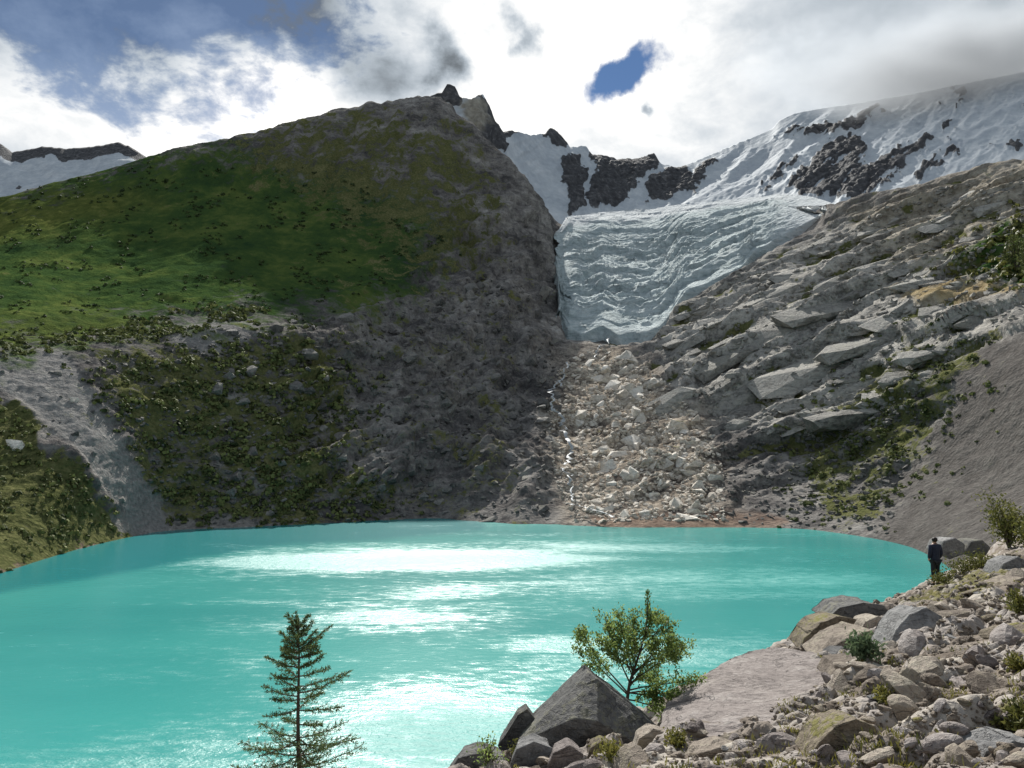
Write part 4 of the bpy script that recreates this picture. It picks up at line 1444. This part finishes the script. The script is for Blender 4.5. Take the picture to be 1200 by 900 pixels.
def tube(points, radii, n=7):
    V, f = [], []
    for i, p in enumerate(points):
        a = points[min(i + 1, len(points) - 1)] - points[max(i - 1, 0)]
        a.normalize()
        s = a.cross(Vector((0.3, 1, 0.1))).normalized()
        t = a.cross(s)
        for k in range(n):
            th = 6.283 * k / n
            V.append(p + (s * math.cos(th) + t * math.sin(th)) * radii[i])
    for i in range(len(points) - 1):
        for k in range(n):
            a_, b_ = i * n + k, i * n + (k + 1) % n
            f.append((a_, b_, b_ + n, a_ + n))
    return V, f


def tube_obj(name, points, radii, mat, parent, n=7):
    V, f = tube(points, radii, n)
    return link(name, np_mesh(name, np.array([tuple(v) for v in V]), np.array(f)), mat, parent)


def rv(s=1.0):
    return Vector((random.gauss(0, s), random.gauss(0, s), random.gauss(0, s)))


# ------------------------------------------------------------------ conifer sapling at the lower left
CY = 13.0
u = CY / F
tb = at(352, 985, CY)
zb = float(bank_z(np.array([[tb.x, tb.y]]))[0]) - 0.1
root = bpy.data.objects.new('conifer_sapling', None)
COL.objects.link(root)
root.location = (tb.x, tb.y, zb)
tag(root, 'slender sparse conifer sapling standing against the water at lower left', 'conifer')
tip = at(349, 722, CY)
H = tip.z - zb
tr = []
rad = []
for i in range(13):
    t = i / 12
    tr.append(Vector(((tip.x - tb.x) * t + 0.012 * math.sin(t * 9), 0.01 * math.cos(t * 7), H * t)))
    rad.append(0.045 * (1 - t) ** 0.8 + 0.004)
tube_obj('trunk', tr, rad, M_BARK, root, 8)


def conifer_branch(zrel, az, length, rise, droop):
    p0 = Vector(((tip.x - tb.x) * zrel / H, 0, zrel))
    dr = Vector((math.cos(az), math.sin(az), 0))
    pts_ = []
    for i in range(8):
        t = i / 7
        pts_.append(p0 + dr * length * t + Vector((0, 0, length * (rise * t - droop * t * (1 - t) * 1.5))) + rv(0.006))
    V, f = tube(pts_, [0.010 * (1 - 0.8 * i / 7) + 0.002 for i in range(8)], 5)
    b_ = link('branch', np_mesh('branch', np.array([tuple(v) for v in V]), np.array(f)), M_BARK, root)
    lv = Leaves()

    def needles(a, b, n):
        for _ in range(n):
            t = random.random()
            p = a.lerp(b, t)
            d = (b - a).normalized() * 0.75 + rv(0.55)
            lv.leaf(p, d, rv(), random.uniform(0.035, 0.06), 0.013, min(1, max(0, random.gauss(0.42, 0.22))))
    for i in range(1, 7):
        needles(pts_[i], pts_[i + 1], int(12 + 5 * length))
        sl_ = length * (0.38 - 0.042 * i) + 0.03
        for sgn in (-1, 1):
            if random.random() < 0.85:
                side = dr.cross(Vector((0, 0, 1))) * sgn
                e = pts_[i] + (side * 0.8 + dr * 0.7).normalized() * sl_ + Vector((0, 0, random.uniform(0.0, 0.35) * sl_))
                needles(pts_[i], e, int(14 + 60 * sl_))
    needles(pts_[-2], pts_[-1] + dr * 0.03, 12)
    lv.build('needles', M_NEEDLE, b_)


def zof(py):
    return at(350, py, CY).z - zb


TIERS = [(728, 12, 3, 1.4), (738, 17, 4, 1.1), (748, 26, 4, 0.8), (757, 30, 4, 0.5), (767, 24, 4, 0.35), (775, 34, 4, 0.45), (788, 38, 3, 0.25), (799, 46, 3, 0.25), (818, 28, 2, 0.1), (828, 48, 3, 0.12), (848, 34, 2, 0.05), (862, 66, 4, 0.08), (872, 62, 4, 0.02), (884, 82, 6, 0.05), (898, 82, 5, 0.05), (915, 90, 5, 0.05), (940, 95, 5, 0.0)]
for py, hw, n_, rise in TIERS:
    a0 = random.uniform(0, 6.28)
    for k in range(n_):
        az_ = a0 + k * 6.283 / n_ + random.uniform(-0.4, 0.4)
        conifer_branch(zof(py) - hw * u * rise * 0.5, az_, hw * u * random.uniform(0.75, 1.12), rise, 0.12)
conifer_branch(zof(762), 0.15, 36 * u, 0.75, 0.1)
conifer_branch(zof(812), 0.1, 58 * u, 0.42, 0.25)
conifer_branch(zof(816), 3.0, 42 * u, 0.25, 0.2)
for nn_ in range(40):
    pass
lv = Leaves()
for _ in range(60):
    t = random.random()
    lv.leaf(Vector((tip.x - tb.x, 0, H - 0.35 * t)), Vector((random.gauss(0, .5), random.gauss(0, .5), 0.9)), rv(), 0.05, 0.013, random.random() * 0.8)
lv.build('leader_shoot', M_NEEDLE, root)

# ------------------------------------------------------------------ broadleaf sapling behind the pyramid boulder
SY = 11.9
u = SY / F
sb = at(736, 842, SY)
root = bpy.data.objects.new('leafy_sapling', None)
COL.objects.link(root)
zb = min(sb.z, float(bank_z(np.array([[sb.x, sb.y]]))[0]))
root.location = (sb.x, sb.y, zb)
tag(root, 'small leafy green sapling growing behind the dark pyramid boulder', 'sapling')


def sp(px, py, dy=0.0):
    p = at(px, py, SY + dy)
    return Vector((p.x - sb.x, p.y - sb.y, p.z - zb))


trunk_pts = [Vector((0, 0, 0)), sp(735, 820), sp(738, 800), sp(746, 776), sp(756, 745), sp(759, 715), sp(759, 697)]
tube_obj('trunk', trunk_pts, [0.03, 0.026, 0.022, 0.018, 0.012, 0.008, 0.004], M_BARK, root, 7)
BR = [((736, 815), (700, 780), (676, 758), 0.1), ((736, 812), (690, 765), (682, 735), -0.1), ((738, 800), (716, 755), (708, 718), 0.15), ((742, 790), (730, 745), (724, 715), -0.15),
      ((744, 782), (745, 745), (742, 722), 0.2), ((750, 765), (772, 735), (786, 728), -0.1), ((744, 785), (780, 760), (806, 768), 0.2), ((740, 800), (775, 775), (802, 752), -0.25),
      ((738, 808), (780, 800), (822, 798), 0.1), ((738, 812), (770, 805), (800, 822), -0.2), ((736, 820), (765, 825), (788, 838), 0.15), ((738, 805), (760, 775), (770, 755), -0.3),
      ((744, 785), (720, 770), (700, 750), -0.25), ((740, 800), (755, 790), (772, 790), 0.3), ((752, 755), (760, 730), (772, 715), 0.1), ((738, 806), (748, 770), (735, 740), 0.3),
      ((742, 792), (765, 765), (790, 745), 0.05), ((738, 812), (758, 815), (780, 812), -0.1), ((742, 795), (735, 775), (718, 735), -0.05)]
for k, (a_, b_, c_, dd) in enumerate(BR):
    p0, p1, p2 = sp(*a_), sp(*b_, dd * 0.7), sp(*c_, dd * 1.4)
    pl = []
    for i in range(7):
        t = i / 6
        pl.append(p0 * (1 - t) ** 2 + p1 * 2 * t * (1 - t) + p2 * t * t + rv(0.004))
    bo = tube_obj('branch', pl, [0.011 * (1 - 0.85 * i / 6) + 0.002 for i in range(7)], M_BARK, root, 5)
    lv = Leaves()
    knots = [0.3 + 0.7 * random.random() ** 0.7 for _ in range(14)] + [1.0]
    offs = [rv(0.06) for _ in knots]
    for i in range(620):
        kk = random.randrange(len(knots))
        t = min(1, max(0.2, knots[kk] + random.gauss(0, 0.05)))
        p = pl[min(int(t * 6), 5)].lerp(pl[min(int(t * 6) + 1, 6)], (t * 6) % 1) + offs[kk] + rv(0.032)
        lv.leaf(p, rv() + Vector((0, 0, 0.35)), rv(), random.uniform(0.03, 0.058), random.uniform(0.018, 0.032), min(1, max(0, random.gauss(0.48, 0.26))))
    lv.build('foliage', M_LEAF, bo)
lv = Leaves()
for i in range(150):
    z = random.random()
    p = sp(759, 694 + 40 * z) + rv(0.012 + 0.03 * z)
    lv.leaf(p, rv(0.4) + Vector((0, 0, 1)), rv(), 0.05, 0.02, random.random() * 0.35)
lv.build('leader_shoot', M_LEAF, root)


# ------------------------------------------------------------------ shrubs and herbs of the bank
def shrub(name, px, py, Y, wpx, hpx, mat, label, cat, n=900, leaf=0.06, stems=9, group=None, bvh=BVD):
    l, nn = hit(bvh, px, py)
    b_ = at(px, py, Y) if l is None else l
    m_ = b_.y / F
    r_ = bpy.data.objects.new(name, None)
    COL.objects.link(r_)
    r_.location = b_
    tag(r_, label, cat, group)
    wr, hr = wpx * 0.5 * m_, hpx * m_
    V, f = [], []
    tips_ = []
    for k in range(stems):
        a = random.uniform(0, 6.28)
        rr_ = wr * random.uniform(0.2, 0.9)
        e = Vector((math.cos(a) * rr_, math.sin(a) * rr_, hr * random.uniform(0.5, 0.95) * math.sqrt(max(0.1, 1 - (rr_ / wr) ** 2))))
        pts_ = [Vector((0, 0, -0.05)), e * 0.45 + Vector((0, 0, hr * 0.15)), e]
        v2, f2 = tube(pts_, [0.012 * hr + 0.004, 0.008 * hr + 0.003, 0.003], 5)
        f += [tuple(i + len(V) for i in q) for q in f2]
        V += v2
        tips_.append(e)
    link('stems', np_mesh('stems', np.array([tuple(v) for v in V]), np.array(f)), M_BARK, r_)
    lv = Leaves()
    for i in range(n):
        e = random.choice(tips_)
        t = random.uniform(0.35, 1.05)
        p = e * t + rv(wr * 0.16)
        p.z = max(p.z, 0.02)
        lv.leaf(p, rv() + Vector((0, 0, 0.6)), rv(), leaf * random.uniform(0.7, 1.3), leaf * 0.5, min(1, max(0, random.gauss(0.45, 0.25))))
    lv.build('foliage', mat, r_)
    return r_


shrub('shrub', 1182, 642, 44, 76, 74, M_OLIVE, 'round olive green shrub on the right end of the bank', 'shrub', 2200, 0.20, 16)
shrub('shrub', 1215, 650, 40, 60, 60, M_OLIVE, 'olive shrub cut off by the right edge behind the round shrub', 'shrub', 1200, 0.20, 10)
shrub('shrub', 1128, 672, 36, 46, 20, M_OLIVE, 'low yellowish bush on the bank crest right of the hiker', 'shrub', 700, 0.11, 10)
shrub('shrub', 1108, 684, 30, 34, 16, M_OLIVE, 'low green bush at the feet of the hiker', 'shrub', 500, 0.09, 8)
shrub('shrub', 1150, 664, 38, 44, 18, M_OLIVE, 'low mustard coloured bush between the hiker and the round shrub', 'shrub', 600, 0.11, 8)
shrub('herb', 1012, 774, 15, 52, 34, M_HERB, 'grey green herb clump beside the dark overhanging ledge', 'herb', 700, 0.08, 12)
shrub('herb', 1190, 858, 6.6, 50, 36, M_OLIVE, 'yellow green plant low on the bank near the right edge', 'herb', 500, 0.05, 10)
shrub('herb', 1195, 720, 14, 34, 30, M_OLIVE, 'olive herb tuft high on the bank at the right edge', 'herb', 400, 0.07, 8)
shrub('herb', 1190, 786, 10, 36, 18, M_GRASS, 'bright yellow green moss tuft near the right edge', 'herb', 350, 0.05, 8)
shrub('herb', 572, 896, 9.6, 60, 34, M_LEAF, 'thin dark leaved shoots at the leftmost tip of the bank', 'herb', 260, 0.04, 12)
shrub('herb', 610, 888, 9.6, 34, 20, M_OLIVE, 'small olive clump in front of the pointed dark rock', 'herb', 260, 0.04, 8)
shrub('herb', 722, 890, 9, 50, 20, M_GRASS, 'yellow moss cushion at the foot of the pyramid boulder', 'herb', 500, 0.04, 8)
shrub('herb', 792, 874, 9.4, 40, 18, M_GRASS, 'yellow green moss along the lower edge of the pinkish slab', 'herb', 400, 0.04, 8)
shrub('herb', 1040, 822, 9.4, 40, 14, M_GRASS, 'mustard moss below the flat topped tan rock', 'herb', 350, 0.045, 8)

# grass tufts
lv = Leaves()
ntuft = 0
while ntuft < 260:
    x, y = random.uniform(545, 1205), random.uniform(650, 905)
    if not inpoly(x, y, BANKPOLY):
        continue
    l, nn = hit(BVD, x, y)
    if l is None or l.y > 52:
        continue
    if perlin(np.array([[l.x / 1.4, l.y / 1.4, 3.0]]))[0] < 0.05:
        continue
    ntuft += 1
    tn = random.gauss(0.5, 0.2)
    for k in range(9):
        lv.leaf(l + Vector((random.gauss(0, .04), random.gauss(0, .04), -0.01)), Vector((random.gauss(0, .5), random.gauss(0, .5), 1)), rv(), random.uniform(0.035, 0.085), 0.007 + 0.0006 * l.y, min(1, max(0, tn + random.gauss(0, .15))))
ob = lv.build('grass', M_GRASS)
tag(ob, 'sparse yellow green grass tufts between the stones', kind='stuff')


# ------------------------------------------------------------------ scrub on the far slopes
def scrub(name, label, region, n, lo, hi, mat=M_BUSH, thr=-0.15, soft=22):
    V, f, t_ = [], [], []
    xs = [min(p[0] for p in region) - 30, max(p[0] for p in region) + 30]
    ys = [min(p[1] for p in region) - 20, max(p[1] for p in region) + 10]
    k = 0
    tr_ = 0
    while k < n and tr_ < n * 12:
        tr_ += 1
        x, y = random.uniform(min(xs), max(xs)), random.uniform(min(ys), max(ys))
        if not inpoly(x + random.gauss(0, soft), y + random.gauss(0, soft * 0.6), region) or (y > 440 and inpoly(x, y, CHUTE)):
            continue
        if mnoise.noise(Vector((x / 26, y / 16, 0))) < thr:
            continue
        l, nn = hit(BVA, x, y)
        if l is None:
            continue
        k += 1
        s = l.y / F * random.uniform(lo, hi) * 0.5
        tone = random.gauss(0.45, 0.2)
        up = Vector((0, 0, 1))
        for q in range(15):
            d = rv()
            d.z = abs(d.z) * 0.8
            d.normalize()
            p = l + Vector((d.x * s, d.y * s, d.z * s * 0.9)) * random.uniform(0.5, 1.0)
            a1 = rv().normalized()
            a2 = a1.cross(d).normalized() if a1.cross(d).length > 0.01 else Vector((1, 0, 0))
            a1 = (d.cross(a2) + d * random.uniform(-0.5, 0.5)).normalized()
            w_ = s * random.uniform(0.28, 0.55)
            b0 = len(V)
            V += [p - a1 * w_, p + a2 * w_ * 0.8, p + a1 * w_, p - a2 * w_ * 0.8]
            f.append((b0, b0 + 1, b0 + 2, b0 + 3))
            t_ += [min(1, max(0, tone + random.gauss(0, 0.12)))] * 4
    o = link(name, np_mesh(name, np.array([tuple(v) for v in V]), np.array(f), {'tone': t_}, False), mat)
    tag(o, label, kind='stuff')


scrub('scrub', 'dense low scrub covering the slope left of the scree chute', VEGL, 1500, 4, 12, thr=-0.3)
scrub('scrub', 'scattered olive scrub on the slope above the far left shore', VEGM, 1500, 3, 13, thr=-0.05, soft=38)
scrub('scrub', 'low scrub along the far shore', VEGC, 350, 3, 9)
scrub('scrub', 'patchy scrub between the slabs on the right slope', VEGR, 650, 3, 11, thr=0.0, soft=34)
scrub('scrub', 'green scrub high on the right slope', UPR, 260, 5, 14, M_OLIVE, thr=-0.3)
scrub('scrub', 'low scrub along the foot of the green hill', [(-10, 400), (140, 385), (240, 362), (330, 362), (200, 395), (0, 418)], 420, 4, 11, soft=6)

M_HILL = plain_material('hill_shrub_leaves', (0.018, 0.034, 0.012), (0.075, 0.11, 0.03), 0.2, 0.8, 'tone', 0.1)
scrub('scrub', 'low dark green shrubs dotted over the green hill', [(-20, 230), (180, 195), (420, 220), (540, 290), (420, 370), (140, 396), (-20, 412)], 1000, 2, 7, M_HILL, thr=0.12, soft=14)
# dark trees at the right edge of the slope
for (x, y, wp, hp, lb) in ((1192, 318, 26, 62, 'dark upright bush at the right edge below the skyline ridge'), (1206, 330, 30, 80, 'dark bush half out of frame at the right edge of the slope')):
    shrub('shrub', x, y, 500, wp, hp, M_BUSH, lb, 'bush', 900, 1.6, 10, None, BVA)


# ------------------------------------------------------------------ hiker
def skin_mesh(name, verts, edges, radii, mat, parent, sub=2, rootv=0):
    me = bpy.data.meshes.new(name)
    me.from_pydata([tuple(v) for v in verts], edges, [])
    o = bpy.data.objects.new(name, me)
    COL.objects.link(o)
    o.modifiers.new('skin', 'SKIN')
    s = o.modifiers.new('sub', 'SUBSURF')
    s.levels = s.render_levels = sub
    for i, r_ in enumerate(radii):
        sv = me.skin_vertices[0].data[i]
        sv.radius = r_ if isinstance(r_, tuple) else (r_, r_)
        sv.use_root = (i == rootv)
    bpy.context.view_layer.update()
    dg = bpy.context.evaluated_depsgraph_get()
    nm = bpy.data.meshes.new_from_object(o.evaluated_get(dg))
    nm.name = name
    bpy.data.objects.remove(o)
    for p in nm.polygons:
        p.use_smooth = True
    nm.materials.clear()
    return link(name, nm, mat, parent)


M_SKIN = plain_material('skin', (0.42, 0.25, 0.17), (0.5, 0.31, 0.22), 20, 0.5)
M_JACKET = plain_material('dark_jacket', (0.010, 0.014, 0.030), (0.026, 0.034, 0.065), 12, 0.7)
M_PANTS = plain_material('dark_trousers', (0.012, 0.014, 0.018), (0.03, 0.034, 0.04), 12, 0.8)
M_HAIR = plain_material('dark_hair', (0.008, 0.006, 0.005), (0.025, 0.02, 0.016), 40, 0.5)
M_BOOT = plain_material('boot_leather', (0.02, 0.015, 0.012), (0.05, 0.04, 0.03), 20, 0.7)
l, nn = hit(BVD, 1097, 686)
person = bpy.data.objects.new('person', None)
COL.objects.link(person)
person.location = l
person.rotation_euler = (0, 0, R(15))
ps = 55 * l.y / F / 1.70
person.scale = (ps, ps, ps)
tag(person, 'person in a dark jacket standing with back turned, looking over the lake', 'person')
Vb = [(0, 0, 0.92), (0, -0.01, 1.10), (0, -0.01, 1.28), (0, 0.0, 1.42), (0, 0.01, 1.50), (0, 0.03, 1.60), (0, 0.035, 1.68),
      (-0.17, -0.01, 1.385), (-0.235, -0.03, 1.14), (-0.215, 0.06, 0.93), (-0.19, 0.09, 0.87),
      (0.17, -0.01, 1.385), (0.235, -0.03, 1.14), (0.215, 0.06, 0.93), (0.19, 0.09, 0.87),
      (-0.09, 0, 0.86), (-0.10, 0.01, 0.50), (-0.11, -0.02, 0.09), (-0.12, 0.12, 0.04),
      (0.09, 0, 0.86), (0.10, 0.02, 0.50), (0.11, 0.0, 0.09), (0.13, 0.14, 0.04)]
Eb = [(0, 1), (1, 2), (2, 3), (3, 4), (4, 5), (5, 6), (3, 7), (7, 8), (8, 9), (9, 10), (3, 11), (11, 12), (12, 13), (13, 14), (0, 15), (15, 16), (16, 17), (17, 18), (0, 19), (19, 20), (20, 21), (21, 22)]
Rb = [(0.15, 0.10), (0.135, 0.095), (0.15, 0.105), (0.12, 0.09), 0.055, 0.085, 0.07, 0.06, 0.045, 0.035, 0.035, 0.06, 0.045, 0.035, 0.035, 0.085, 0.058, 0.042, 0.035, 0.085, 0.058, 0.042, 0.035]
skin_mesh('body', Vb, Eb, Rb, M_SKIN, person)
Vj = [(0, 0, 0.80), (0, -0.01, 1.0), (0, -0.01, 1.24), (0, -0.005, 1.40), (0, 0.005, 1.47), (-0.18, -0.01, 1.385), (-0.25, -0.035, 1.14), (-0.22, 0.05, 0.94), (0.18, -0.01, 1.385), (0.25, -0.035, 1.14), (0.22, 0.05, 0.94)]
Ej = [(0, 1), (1, 2), (2, 3), (3, 4), (3, 5), (5, 6), (6, 7), (3, 8), (8, 9), (9, 10)]
skin_mesh('jacket', Vj, Ej, [(0.19, 0.14), (0.185, 0.135), (0.19, 0.14), (0.15, 0.115), 0.085, 0.085, 0.068, 0.058, 0.085, 0.068, 0.058], M_JACKET, person)
Vt = [(0, 0, 0.9), (-0.09, 0, 0.84), (-0.10, 0.01, 0.50), (-0.11, -0.02, 0.11), (0.09, 0, 0.84), (0.10, 0.02, 0.50), (0.11, 0.0, 0.11)]
skin_mesh('trousers', Vt, [(0, 1), (1, 2), (2, 3), (0, 4), (4, 5), (5, 6)], [(0.16, 0.115), 0.10, 0.075, 0.062, 0.10, 0.075, 0.062], M_PANTS, person)
for sx in (-1, 1):
    skin_mesh('boot', [(0.11 * sx, -0.03, 0.10), (0.115 * sx, -0.02, 0.05), (0.125 * sx, 0.15, 0.04)], [(0, 1), (1, 2)], [0.06, 0.058, 0.046], M_BOOT, person)
skin_mesh('hair', [(0, -0.015, 1.52), (0, -0.015, 1.62), (0, 0.02, 1.70)], [(0, 1), (1, 2)], [0.085, 0.112, 0.085], M_HAIR, person)
skin_mesh('collar', [(0, 0.0, 1.44), (0, 0.005, 1.52)], [(0, 1)], [0.10, 0.085], M_JACKET, person)


# ------------------------------------------------------------------ cloud lying on the right ridge
cm = bpy.data.materials.new('cloud_vapour')
cm.use_nodes = True
cm.node_tree.nodes.clear()
cn = NT(cm.node_tree)
co = cn.node('ShaderNodeTexCoord').outputs['Object']
ln = cn.node('ShaderNodeVectorMath', {'operation': 'LENGTH'}, {0: co}).outputs['Value']
cz = cn.noise(cn.mapv(co, (1.6, 0.8, 0.7)), 1.7, 5, 0.6, 0.3)
dens = cn.ss(cn.add(cn.sub(1.0, ln), cn.mul(cn.sub(cz, 0.5), 1.3)), 0.02, 0.75, 0.0, 0.010)
pv = cn.node('ShaderNodeVolumePrincipled', ins={'Color': (0.90, 0.945, 1.0), 'Density': dens, 'Anisotropy': 0.3})
cn.node('ShaderNodeOutputMaterial', ins={'Volume': pv.outputs[0]})

bm = bmesh.new()
bmesh.ops.create_icosphere(bm, subdivisions=4, radius=1)
o = link('cloud', bm_mesh('cloud', bm, True), cm)
o.location = at(1140, 78, 1500)
o.scale = (470, 230, 120)
tag(o, 'soft grey cloud hiding the top of the right snow ridge', kind='stuff')
